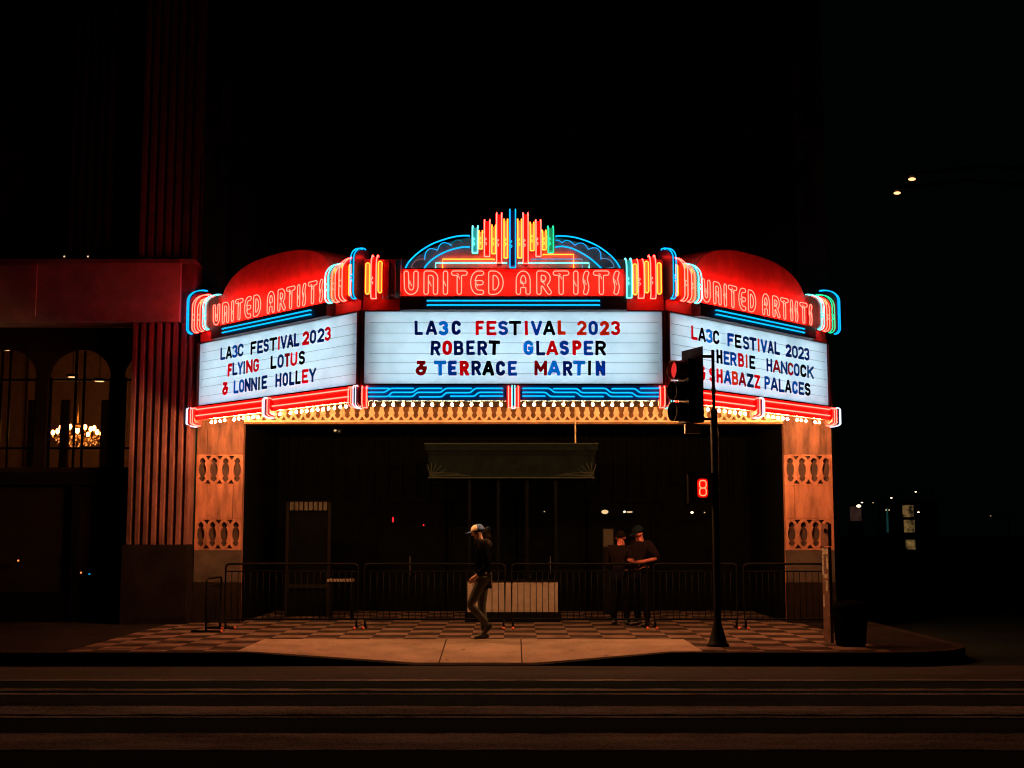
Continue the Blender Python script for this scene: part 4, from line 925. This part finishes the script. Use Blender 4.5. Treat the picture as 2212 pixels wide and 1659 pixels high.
# ================================================================== CROWD BARRIERS
YR = 23.0; zr = onY(CX, 1218, YR)[2]
def barrier(xa, ya, xb, yb, label, top=None, hook=False):
    t = thing('crowd_barrier', label, 'barrier', ((xa + xb) / 2, (ya + yb) / 2, GZ), 'black steel crowd barriers')
    tp = top or zr; F = Face((xa, ya), (xb, yb)); L_ = F.L; f = MB()
    pl = [(.03, GZ + .16), (.03, tp - .06), (.05, tp - .02), (.10, tp), (L_ - .10, tp), (L_ - .05, tp - .02), (L_ - .03, tp - .06), (L_ - .03, GZ + .16)]
    f.tube([F.P(a, z) for a, z in pl], .019, 8, closed=True); f.tube([F.P(.03, tp - .13), F.P(L_ - .03, tp - .13)], .012, 6); f.build('frame', 'black_metal', t)
    b = MB(); n = max(2, int(L_ / .11))
    for k in range(1, n): b.tube([F.P(.03 + (L_ - .06) * k / n, GZ + .16), F.P(.03 + (L_ - .06) * k / n, tp - .13)], .0075, 6)
    b.build('bars', 'black_metal', t)
    for a in (.05, L_ - .05):
        fo = MB().tube([F.P(a, GZ + .16), F.P(a, GZ + .025)], .02, 8); fo.tube([F.P(a, GZ + .022, -.25), F.P(a, GZ + .022, .25)], .02, 8); fo = fo.build('foot', 'black_metal', t)
        MB().ball(F.P(a, GZ + .022, .26), .026, 8, 6).build('foot_cap', 'foot_red', fo)
xs = [onY(u, 1290, YR)[0] for u in (480, 779, 1098, 1405, 1600, 1786)]
labs = ['black steel barrier in front of the left pillar, bars crossing its stone', 'black steel barrier between the left pillar and the walking person', 'black steel barrier crossing the pale base of the ticket booth', 'black steel barrier behind the foot of the traffic light pole', 'black steel barrier in front of the right pillar']
barrier(xs[0] + .02, YR, xs[1] - .02, YR, labs[0]); barrier(xs[1] + .03, YR, xs[2] - .03, YR, labs[1]); barrier(xs[2] + .03, YR, xs[3] - .03, YR, labs[2]); barrier(xs[3] + .03, YR, xs[4] - .03, YR, labs[3]); barrier(xs[4] + .03, YR, xs[5], YR, labs[4])
p0 = onY(446, 1250, 22.0)
barrier(p0[0], 22.0, xs[0] - .0, 22.95, 'short lower black barrier turned towards the street, by the left pillar', top=p0[2])
# ================================================================== TRAFFIC SIGNAL
pb_ = onZ(1551, 1396, GZ); px_, py_ = pb_[0], pb_[1]
sg = thing('traffic_signal', 'black traffic light pole with a red signal turned away and a lit red countdown digit', 'traffic light', (px_, py_, GZ))
pzv = lambda v: onY(1549, v, py_)[2]
MB().lathe((px_, py_, GZ), [(.165, 0), (.165, .03), (.14, .05), (.11, .16), (.085, .24), (.058, .34), (.056, pzv(891) - GZ), (.05, pzv(889) - GZ + .02), (.03, pzv(886) - GZ + .02)], 16).build('pole', 'black_metal', sg)
MB().cyl((px_, py_, pzv(886)), (px_, py_, pzv(756)), .026, .024, 10).lathe((px_, py_, pzv(852)), [(.03, 0), (.036, .02), (.036, .08), (.03, .1)], 10).build('pipe', 'black_metal', sg)
zh1, zh0 = pzv(754), pzv(916); hN_ = np.array([-.92, -.39, 0]); hN_ /= np.linalg.norm(hN_)
hc = onY(1489, 835, py_ - .05); HD = Dir((hc[0], hc[1]), hN_)
zc_ = [onY(1480, v, py_)[2] for v in (802, 846.5, 891)]
hd = MB().loft([[HD.P(a, z, d) for a, d in ((-.155, -.05), (.155, -.05), (.155, .1), (-.155, .1))] for z in (zc_[2] - .165, zc_[0] + .165)]).build('signal_head', 'black_metal', sg)
MB().loft([[HD.P(a, z, d) for a, d in ((-.30, -.065), (.30, -.065), (.30, -.052), (-.30, -.052))] for z in (zh0, zh1)]).build('backplate', 'blue_plate', sg)
glow('signal_red', (.80, .030, .026)); mat('visor_lit', (.16, .12, .12), .6, spec=0.0); mat('lens_dark', (.002, .002, .002), .8, spec=0.0)
for k, z in enumerate(zc_):
    n = 24; inn = []; out = []
    ln = .20
    def rg(r, d): return [HD.P(r * math.cos(2 * math.pi * j / n), z + r * math.sin(2 * math.pi * j / n), d) for j in range(n)]
    vz = MB().loft([rg(.146, .103), rg(.146, .1 + ln), rg(.14, .1 + ln), rg(.14, .103)], False, True).build('visor', 'visor_lit' if k == 0 else 'black_metal', hd)  # top visor lightened and its lens set forward for the red glow inside
    lz = MB().loft([rg(.137, .104), rg(.137, .21), rg(.125, .235), rg(.07, .25)] if k == 0 else [rg(.137, .104), rg(.12, .12), rg(.07, .135)], True, True).build('lens', 'signal_red' if k == 0 else 'lens_dark', hd)
ap = onY(1511, 770, py_)
MB().cyl((ap[0] - .05, py_, ap[2]), (px_, py_, ap[2]), .024, n=10).cyl((ap[0] - .05, py_, zc_[2] - .1), (px_, py_, zc_[2] - .1), .022, n=10).build('arm', 'black_metal', sg)
q0, q1 = onY(1478, 917, py_), onY(1511, 937, py_)
MB().box(q0[0], q1[0], py_ - .12, py_ + .0, q1[2], q0[2]).box(q0[0] + .05, q1[0] - .03, py_ - .126, py_ - .121, q1[2] + .03, q0[2] - .02).build('underside_box', 'pale_metal', sg)
# pedestrian countdown
pc_ = onY(1515, 1055, py_); 
ph = MB().box(pc_[0] - .21, pc_[0] + .16, py_ - .13, py_ + .05, pc_[2] - .22, pc_[2] + .22).box(pc_[0] + .16, px_ - .05, py_ - .04, py_ + .04, pc_[2] - .05, pc_[2] + .05)
ph.box(pc_[0] - .24, pc_[0] + .19, py_ - .25, py_ - .131, pc_[2] + .2, pc_[2] + .22)
ph = ph.build('pedestrian_signal', 'black_metal', sg)
glow('digit_core', (22.0, .55, .22)); mat('digit_halo', (.62, .035, .045), .5)
kk = py_ / 2800; hw = 7.0 * kk; hh = 16 * kk; dg_ = MB()
def stad(cx, cz, a, b, r, y):
    o = []
    for sx, sz, a0 in ((1, 1, 0), (-1, 1, 90), (-1, -1, 180), (1, -1, 270)):
        for i in range(6): t_ = math.radians(a0 + 90 * i / 5); o.append((cx + sx * (a - r) + r * math.cos(t_), y, cz + sz * (b - r) + r * math.sin(t_)))
    return o
for sz in (1, -1): dg_.tube(stad(pc_[0], pc_[2] + sz * hh / 2, hw, hh / 2 - .0, hw * .75, py_ - .165), .0075, 8, closed=True)
dg_.build('lit_digit', 'digit_core', ph)
gp = stad(pc_[0], pc_[2], hw + .028, hh + .028, hw * .8, py_ - .145)
MB().loft([gp, [(x, y + .014, z) for x, y, z in gp]]).build('halo_plate', 'digit_halo', ph)  # red glow around the digit put in as a red plate
# ================================================================== RIGHT-HAND POST, BIN
q = onZ(1793, 1388, GZ); sp = thing('utility_post', 'short square post plastered with torn stickers, by the right pillar', 'post', (q[0], q[1], GZ))
uz = lambda v: onY(1793, v, q[1])[2]
mat('post_paint', (.20, .10, .08), .6, var=.5, scale=8); mat('sticker', (.62, .55, .46), .6, var=.6, scale=25); mat('rusty_box', (.28, .12, .09), .7, var=.4)
PD = Dir((q[0] - .01, q[1] + .02), (-.62, -.78))        # the post is turned, one face towards the marquee
def pbox(m_, a0, a1, z0, z1, d0, d1): return m_.loft([[PD.P(a, z, d) for a, d in ((a0, d0), (a1, d0), (a1, d1), (a0, d1))] for z in (z0, z1)])
pbox(MB(), -.055, .055, GZ, uz(1182), -.055, .055).build('post', 'post_paint', sp)
pbox(pbox(MB(), -.06, .06, uz(1180), uz(1132), -.06, .06), -.02, .02, uz(1150), uz(1142), .06, .11).build('switch_box', 'rusty_box', sp)
sr = random.Random(5)
for face_ in (0, 1):
    for k, (va, vb, xa_, xb_) in enumerate(((1184, 1197, -.05, .05), (1197, 1241, -.053, -.02), (1200, 1228, .015, .05), (1238, 1247, -.04, .045), (1252, 1276, .0, .035), (1284, 1310, -.05, -.02))):
        dd = .0556 + k * .0006; pl_ = [(xa_, vb), (xb_, vb + sr.uniform(-3, 3)), (xb_ - .005, va), ((xa_ + xb_) / 2, va + 3), (xa_, va)]
        P2 = (lambda a, v: PD.P(a, uz(v), dd)) if face_ == 0 else (lambda a, v: PD.P(-dd, uz(v), a))
        nn = PD.N * .0005 if face_ == 0 else -PD.T * .0005
        MB().prism([P2(a, v) for a, v in pl_], tuple(nn)).build('sticker', 'sticker', sp)
q = onZ(1846, 1398, GZ); mat('bin_black', (.0022, .0022, .0022), .8, spec=0.0)
bn = thing('litter_bin', 'dark tapered litter bin on the street corner, right of the stickered post', 'litter bin', (q[0], q[1] + .2, GZ))
MB().lathe((q[0], q[1] + .2, GZ), [(.2, 0), (.22, .04), (.255, .5), (.26, .54)], 20).build('bin', 'bin_black', bn)
MB().lathe((q[0], q[1] + .2, GZ + .543), [(.27, 0), (.27, .04), (.2, .10), (.1, .12)], 20).build('lid', 'bin_black', bn)

# ================================================================== STREET LAMPS AND FAR LIGHTS
def street_lamp(u, v, Y, label, m, r, grp, arm=1.2, big=False):
    q = onY(u, v, Y); t = thing('street_lamp', label, 'street lamp', (q[0] + arm, q[1], 0), grp)
    k = .12 if big else .06 * Y / 60
    MB().cyl((q[0] + arm, q[1], 0), (q[0] + arm, q[1], q[2] + .25), k, k * .6, 10).tube([(q[0] + arm, q[1], q[2] + .2), (q[0] + arm * .5, q[1], q[2] + .32), (q[0], q[1], q[2] + .12)], k * .4, 8).build('pole', 'black_metal', t)
    MB().ball((q[0], q[1], q[2] + .09), r * 1.15, 12, 6, (1.2, .8, .35)).build('head', 'black_metal', t)
    MB().ball((q[0], q[1], q[2]), r, 12, 6, (1, .8, .38)).build('lens', m, t)
street_lamp(1970, 387, 30, 'lamp lens high in the night sky at right, the upper and brighter one', 'warm_dot', .088, 'lamps high in the night sky', arm=3.4, big=True)
street_lamp(1938, 417, 31.5, 'lamp lens high in the night sky at right, the lower one', 'warm_dot', .086, 'lamps high in the night sky', arm=3.4, big=True)
for u, v, Y, r, lab in ((1862, 1085.6, 110, 2.3, 'bright round far lamp just above the reddish lit wall'), (1886, 1086, 120, 1.7, 'faint far lamp midway between the reddish wall and the thin pole'), (1925.5, 1075.6, 100, 2.3, 'far lamp left of the three lit windows, higher than they are'),
                       (1978, 1062.6, 105, 2.2, 'highest far lamp, above the three lit windows'), (1984, 1106.5, 61, 2.5, 'far lamp close beside the top lit window'), (2140, 1114.5, 140, 1.4, 'lone faint far lamp near the right edge')):
    street_lamp(u, v, Y, lab, 'lamp_white' if r > 2 else 'lamp_soft', r * Y / 2800, 'far street lamps down the side street', arm=.8 * Y / 60)
YF = 62.0
fbd = thing('far_building', 'distant dark building with three warm lit windows stacked in a column', 'building', (onY(1965, 1140, YF)[0], YF, 0))
c0 = onY(1940, 1100, YF); c1 = onY(2030, 1100, YF); ztop = onY(1965, 1040, YF)[2]
MB().box(c0[0], c1[0], YF + .1, YF + 1.6, 0, onY(1965, 1078, YF)[2]).build('wall', 'dark_facade', fbd)
def lit_mat(name, a, b, sc):
    m = bpy.data.materials.new(name); m.use_nodes = True; nt = m.node_tree
    for n in list(nt.nodes):
        if n.type == 'BSDF_PRINCIPLED': nt.nodes.remove(n)
    e = nt.nodes.new('ShaderNodeEmission'); tc = nt.nodes.new('ShaderNodeTexCoord'); n = nt.nodes.new('ShaderNodeTexNoise'); n.inputs['Scale'].default_value = sc; n.inputs['Detail'].default_value = 5
    r = nt.nodes.new('ShaderNodeValToRGB'); r.color_ramp.elements[0].position = .38; r.color_ramp.elements[1].position = .66; r.color_ramp.elements[0].color = (*a, 1); r.color_ramp.elements[1].color = (*b, 1)
    nt.links.new(tc.outputs['Object'], n.inputs['Vector']); nt.links.new(n.outputs['Fac'], r.inputs['Fac']); nt.links.new(r.outputs['Color'], e.inputs['Color']); nt.links.new(e.outputs[0], nt.nodes['Material Output'].inputs['Surface']); M[name] = m
lit_mat('lit_window', (.006, .005, .003), (.20, .115, .036), 2.6)
for ua, ub, va, vb in ((1950, 1974, 1091, 1117), (1953, 1977, 1123, 1150), (1957, 1978, 1166, 1187)):
    p0, p1 = onY(ua, va, YF), onY(ub, vb, YF)
    wf = MB().box(p0[0] - .06, p1[0] + .06, YF + .06, YF + .098, p1[2] - .06, p0[2] + .06).build('window', 'black_metal', fbd)
    MB().box(p0[0], p1[0], YF + .02, YF + .055, p1[2], p0[2]).build('pane', 'lit_window', wf)
p0, p1 = onY(1846, 1094, 70), onY(1861, 1125, 70)
fw = thing('far_kiosk', 'distant dim reddish kiosk wall under one bright lamp', 'kiosk', ((p0[0] + p1[0]) / 2, 70, 0)); lit_mat('kiosk_glow', (.018, .008, .006), (.03, .015, .011), 3)
MB().box(p0[0], p1[0], 70, 71, p1[2], p0[2]).build('lit_front', 'kiosk_glow', fw); MB().box(p0[0] - .1, p1[0] + .1, 70.05, 71, 0, p1[2] - .01).build('base', 'dark_facade', fw)  # lamplight on the front put in as faint emission
q = onY(1855, 1093, 69.9); MB().ball((q[0], q[1], q[2]), .07, 10, 6, (1.7, 1, 1)).build('lamp', 'lamp_white', fw)
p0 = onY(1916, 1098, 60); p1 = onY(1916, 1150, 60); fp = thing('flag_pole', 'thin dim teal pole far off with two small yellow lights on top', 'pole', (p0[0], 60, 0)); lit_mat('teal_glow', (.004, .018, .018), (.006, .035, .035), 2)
MB().cyl((p0[0], 60, p1[2]), (p0[0], 60, p0[2]), .045).build('lit_pole', 'teal_glow', fp); MB().cyl((p0[0], 60, 0), (p0[0], 60, p1[2] - .005), .05).build('base', 'black_metal', fp)  # dim light on the pole put in as emission
for dx in (-.06, .08): MB().ball((p0[0] + dx, 59.94, p0[2] - .08), .03, 8, 5).build('lamp', 'lamp_soft', fp)

# ================================================================== PEOPLE
mat('skin', (.42, .24, .17), .5); mat('skin_redlit', (.34, .10, .085), .6, spec=.1); mat('jacket_black', (.004, .0045, .005), .9, spec=0.0, var=.4, scale=20); mat('hood_grey', (.022, .020, .018), .9, spec=0.0); mat('jeans_grey', (.070, .074, .066), .9, spec=0.0, var=.3, scale=12)  # red light on the standing pair put into their reddish skin colour
mat('shoe_black', (.012, .012, .012), .5); mat('cap_blue', (.03, .10, .30), .7); mat('cap_cream', (.75, .62, .45), .7); mat('shirt_dark', (.009, .006, .007), .9, spec=0.0); mat('trousers_dark', (.004, .004, .005), .9, spec=0.0); mat('hair_dark', (.006, .005, .004), .9, spec=0.0); mat('eye_dark', (.01, .01, .01), .3); mat('lip', (.25, .09, .08), .5); mat('cap_dark', (.005, .009, .013), .9, spec=0.0)
def skin_obj(name, verts, edges, m, parent, sub=2, root=0):
    me = bpy.data.meshes.new(name); me.from_pydata([v[:3] for v in verts], edges, []); o = bpy.data.objects.new(name, me); COL.objects.link(o)
    o.modifiers.new('s', 'SKIN'); sv = me.skin_vertices[0].data
    for i, v in enumerate(verts):
        r = v[3] if not isinstance(v[3], tuple) else v[3]; sv[i].radius = r if isinstance(r, tuple) else (r, r); sv[i].use_root = (i == root)
    sm = o.modifiers.new('u', 'SUBSURF'); sm.levels = sub; sm.render_levels = sub
    dg = bpy.context.evaluated_depsgraph_get(); dg.update(); m2 = bpy.data.meshes.new_from_object(o.evaluated_get(dg)); m2.name = name
    bpy.data.objects.remove(o); bpy.data.meshes.remove(me)
    m2.materials.clear(); m2.materials.append(M[m])
    for p in m2.polygons: p.use_smooth = True; p.material_index = 0
    r = bpy.data.objects.new(name, m2); COL.objects.link(r); r.parent = parent; return r
def person(label, loc, rot, J_, skin='skin', jacket='jacket_black', trousers='jeans_grey', cap=None, bare_forearm=False, hood=None, headyaw=0.0, headpitch=0.0, scale=1.0):
    """J_: joints in metres: x forwards, y to the person's left, z up from the ground"""
    t = thing('person', label, 'person', loc); t.rotation_euler = (0, 0, rot); t.scale = (scale,) * 3
    V = []; E = []
    def v(p, r): V.append((*p, r)); return len(V) - 1
    def chain(a, *pts):
        for p, r in pts: b = v(p, r); E.append((a, b)); a = b
        return a
    pv = v(J_['pelvis'], .12); sp = chain(pv, (J_['waist'], .115), (J_['chest'], .125)); nk = chain(sp, (J_['neck'], .055))
    hx, hy, hz = J_['head']
    def hp(x, y, z):                                     # point on the head, turned
        cp, sp_ = math.cos(headpitch), math.sin(headpitch); x, z = x * cp + z * sp_, -x * sp_ + z * cp
        c, s_ = math.cos(headyaw), math.sin(headyaw); return (hx + x * c - y * s_, hy + x * s_ + y * c, hz + z)
    h1 = chain(nk, (hp(.005, 0, -.07), .062)); h2 = chain(h1, (hp(.012, 0, .0), .082)); h3 = chain(h2, (hp(-.008, 0, .06), .08), (hp(-.01, 0, .10), .05))
    chain(h1, (hp(.055, 0, -.085), .035)); chain(h2, (hp(.095, 0, -.015), .016), (hp(.108, 0, -.03), .011))
    for sg_ in (1, -1): chain(h2, (hp(-.01, sg_ * .085, -.01), .018), (hp(-.022, sg_ * .094, .005), .013))
    for sd in ('l', 'r'):
        k = 1 if sd == 'l' else -1
        a = chain(sp, (J_['sh_' + sd], .062), (J_['el_' + sd], .043), (J_['wr_' + sd], .029))
        w_ = np.array(J_['wr_' + sd]); e_ = np.array(J_['el_' + sd]); d = (w_ - e_) / np.linalg.norm(w_ - e_)
        side = np.cross(d, np.array([0, 1., 0])); side = side / (np.linalg.norm(side) + 1e-9); nrm = np.cross(d, side)
        pm = chain(a, (tuple(w_ + d * .045), .031), (tuple(w_ + d * .085), .028))
        for i, (off, ln) in enumerate(((-.026, .066), (-.009, .078), (.009, .072), (.025, .056))):
            b0 = w_ + d * .098 + side * off; chain(pm, (tuple(b0), .0095), (tuple(b0 + d * ln * .5 + nrm * .012 * k), .0088), (tuple(b0 + d * ln * .85 + nrm * .034 * k), .0078))
        b0 = w_ + d * .04 - side * .032; chain(a, (tuple(b0), .011), (tuple(b0 + d * .03 - side * .02), .0095), (tuple(b0 + d * .055 - side * .022), .0085))
        chain(pv, (J_['hip_' + sd], .085), (J_['kn_' + sd], .055), (J_['an_' + sd], .038), (J_['to_' + sd], .032))
    bo = skin_obj('body', V, E, skin, t, 1)
    bo.data.materials.append(M[jacket]); bo.data.materials.append(M[trousers])
    hands = [np.array(J_['wr_' + s_]) for s_ in 'lr']
    for p in bo.data.polygons:
        c = np.array(p.center); bare = any(np.linalg.norm(c - w_) < (.33 if bare_forearm and c[2] < J_['el_l'][2] + .03 else .17) for w_ in hands)
        p.material_index = 0 if c[2] > J_['neck'][2] - .02 or bare else (1 if c[2] > J_['pelvis'][2] else 2)
    # clothing over the same joints
    def lay(name, m, items, links, sub=2):
        return skin_obj(name, [(*p, r) for p, r in items], links, m, t, sub)
    j = J_
    mid = lambda a, b, f=.5: tuple(np.array(a) * (1 - f) + np.array(b) * f)
    it = [(j['chest'], (.165, .15)), (j['waist'], (.15, .14)), (mid(j['waist'], j['pelvis'], .9), (.155, .15)), (mid(j['chest'], j['neck'], .75), .085)]
    ln = [(0, 1), (1, 2), (0, 3)]
    for sd in ('l', 'r'):
        b = len(it); fw = .35 if bare_forearm else .93
        it += [(j['sh_' + sd], .098), (j['el_' + sd], .066), (mid(j['el_' + sd], j['wr_' + sd], .12 if bare_forearm else fw), .055 if bare_forearm else .045)]
        ln += [(0, b), (b, b + 1), (b + 1, b + 2)]
    lay('jacket', jacket, it, ln)
    it = [(j['pelvis'], (.135, .13))]; ln = []
    for sd in ('l', 'r'):
        b = len(it); it += [(j['hip_' + sd], .098), (mid(j['hip_' + sd], j['kn_' + sd]), .088), (j['kn_' + sd], .070), (mid(j['kn_' + sd], j['an_' + sd]), .064), (mid(j['kn_' + sd], j['an_' + sd], .93), .060)]
        ln += [(0, b), (b, b + 1), (b + 1, b + 2), (b + 2, b + 3), (b + 3, b + 4)]
    lay('trousers', trousers, it, ln)
    for sd in ('l', 'r'):
        a = np.array(j['an_' + sd]); o_ = np.array(j['to_' + sd]); f = o_ - a; hl = a + np.array([-.05 * (f[0] / (np.linalg.norm(f[:2]) + 1e-6)), -.05 * (f[1] / (np.linalg.norm(f[:2]) + 1e-6)), 0]); hl[2] = a[2] - .035 if abs(f[2]) < .09 else a[2]
        skin_obj('shoe', [(*tuple(a + np.array([0, 0, .02])), .05), (*tuple(hl), (.045, .05)), (*tuple(mid(hl, o_, .5)), (.045, .043)), (*tuple(o_), (.042, .036)), (*tuple(o_ + f / np.linalg.norm(f) * .05), (.036, .028))], [(0, 1), (1, 2), (2, 3), (3, 4)], 'shoe_black', t, 1)
    def hb(fn, n=14, m=7):                               # patches on the head built in the head's own axes
        mbb = MB(); fn(mbb); mbb.v = [hp(*p) for p in mbb.v]; return mbb
    def hair(mbb):
        rings = []
        for i in range(7):
            tt = math.radians(-18 + i * 17.5); rings.append([( -.012 + .100 * math.cos(tt) * math.cos(2 * math.pi * q_ / 16) * (1 if math.cos(2 * math.pi * q_ / 16) < .2 or tt > .5 else .88), .089 * math.cos(tt) * math.sin(2 * math.pi * q_ / 16), .045 + .095 * math.sin(tt)) for q_ in range(16)])
        mbb.loft(rings, True, True)
    hb(hair).build('hair', 'hair_dark', t, Vector((0, 0, 0)))
    ey = hb(lambda b_: [b_.ball((.083, s_ * .033, .012), .011, 8, 5) for s_ in (1, -1)]); ey.build('eyes', 'eye_dark', t, Vector((0, 0, 0)))
    hb(lambda b_: b_.ball((.083, 0, -.062), .02, 8, 5, (.5, 1.1, .3))).build('mouth', 'lip', t, Vector((0, 0, 0)))
    if cap:
        front, rest = cap; c_ = MB()
        def dome(mbb):
            N_ = 20; rings = []
            for i in range(8):
                tt = math.radians(i * 12.2); rings.append([(-.008 + .112 * math.cos(tt) * math.cos(2 * math.pi * q_ / N_), .099 * math.cos(tt) * math.sin(2 * math.pi * q_ / N_), .038 + .105 * math.sin(tt)) for q_ in range(N_)])
            mbb.loft(rings, True, True)
            for fi, f in enumerate(mbb.f):
                cxx = sum(mbb.v[q_][0] for q_ in f) / len(f); czz = sum(mbb.v[q_][2] for q_ in f) / len(f); mbb.mi[fi] = 0 if cxx > -.005 and czz < .125 else 1
        cp = hb(dome).build('cap', [front, rest], t, Vector((0, 0, 0)))
        def brim(mbb):
            A_ = [math.radians(-70 + 140 * i / 12) for i in range(13)]
            top = [[(.04 + .07 * math.cos(a) , .092 * math.sin(a), .045) for a in A_], [(.055 + .145 * math.cos(a), .09 * math.sin(a), .028) for a in A_], [(.055 + .143 * math.cos(a), .089 * math.sin(a), .022) for a in A_], [(.04 + .07 * math.cos(a), .091 * math.sin(a), .038) for a in A_]]
            mbb.loft(top, False, True, False)
        hb(brim).build('brim', rest, cp, Vector((0, 0, 0)))
    if hood:
        nx_, ny_, nz_ = j['neck']; MB().lathe((nx_ - .02, ny_, nz_ - .06), [(.10, 0), (.125, .03), (.12, .07), (.095, .10), (.075, .085)], 14).ball((nx_ - .10, ny_, nz_ - .05), .09, 12, 8, (.9, 1.2, .9)).build('hood', hood, t, Vector((0, 0, 0)))
    return t
q = onZ(1043, 1383, GZ)
WALK = dict(pelvis=(0, 0, .97), waist=(.005, 0, 1.14), chest=(.015, 0, 1.36), neck=(.035, 0, 1.53), head=(.085, 0, 1.66),
            sh_l=(.0, .20, 1.45), el_l=(-.09, .27, 1.16), wr_l=(.10, .20, .99), sh_r=(.0, -.20, 1.45), el_r=(-.08, -.27, 1.16), wr_r=(.11, -.20, .99),
            hip_r=(0, -.095, .93), kn_r=(.02, -.10, .50), an_r=(-.035, -.10, .09), to_r=(.10, -.105, .04),
            hip_l=(.0, .095, .93), kn_l=(.20, .10, .545), an_l=(-.09, .10, .24), to_l=(-.02, .10, .12))
person('person in a blue and cream cap, hooded jacket and grey jeans walking left', (q[0], q[1], GZ), math.pi, WALK, cap=('cap_cream', 'cap_blue'), hood='hood_grey', headpitch=.18)
q = onZ(1338, 1349, GZ)
STAND = dict(pelvis=(0, 0, .94), waist=(0, 0, 1.10), chest=(.01, 0, 1.31), neck=(.02, 0, 1.47), head=(.035, 0, 1.60),
             sh_l=(.0, .2, 1.40), el_l=(-.03, .27, 1.12), wr_l=(.13, .17, .98), sh_r=(.0, -.2, 1.40), el_r=(-.03, -.27, 1.12), wr_r=(.13, -.17, .98),
             hip_l=(0, .10, .90), kn_l=(.02, .12, .49), an_l=(-.02, .13, .09), to_l=(.12, .16, .04), hip_r=(0, -.10, .90), kn_r=(.02, -.12, .49), an_r=(-.02, -.13, .09), to_r=(.12, -.16, .04))
person('bareheaded person in dark clothes standing with back to the street, right of the booth', (q[0], 23.7, GZ), math.radians(60), STAND, skin='skin_redlit', jacket='shirt_dark', trousers='trousers_dark', scale=.98)
q = onZ(1381, 1351, GZ)
S2 = dict(STAND); S2.update(head=(.06, 0, 1.60), el_l=(-.10, .33, 1.17), wr_l=(.10, .16, 1.12), el_r=(.10, -.28, 1.15), wr_r=(.22, -.05, 1.14))
person('person in a dark cap and short sleeves standing with bent bare forearm, behind the barrier', (q[0] + .03, 23.55, GZ), math.radians(215), S2, skin='skin_redlit', jacket='shirt_dark', trousers='trousers_dark', cap=('cap_dark', 'cap_dark'), bare_forearm=True, headyaw=-.1, headpitch=.35, scale=1.03)
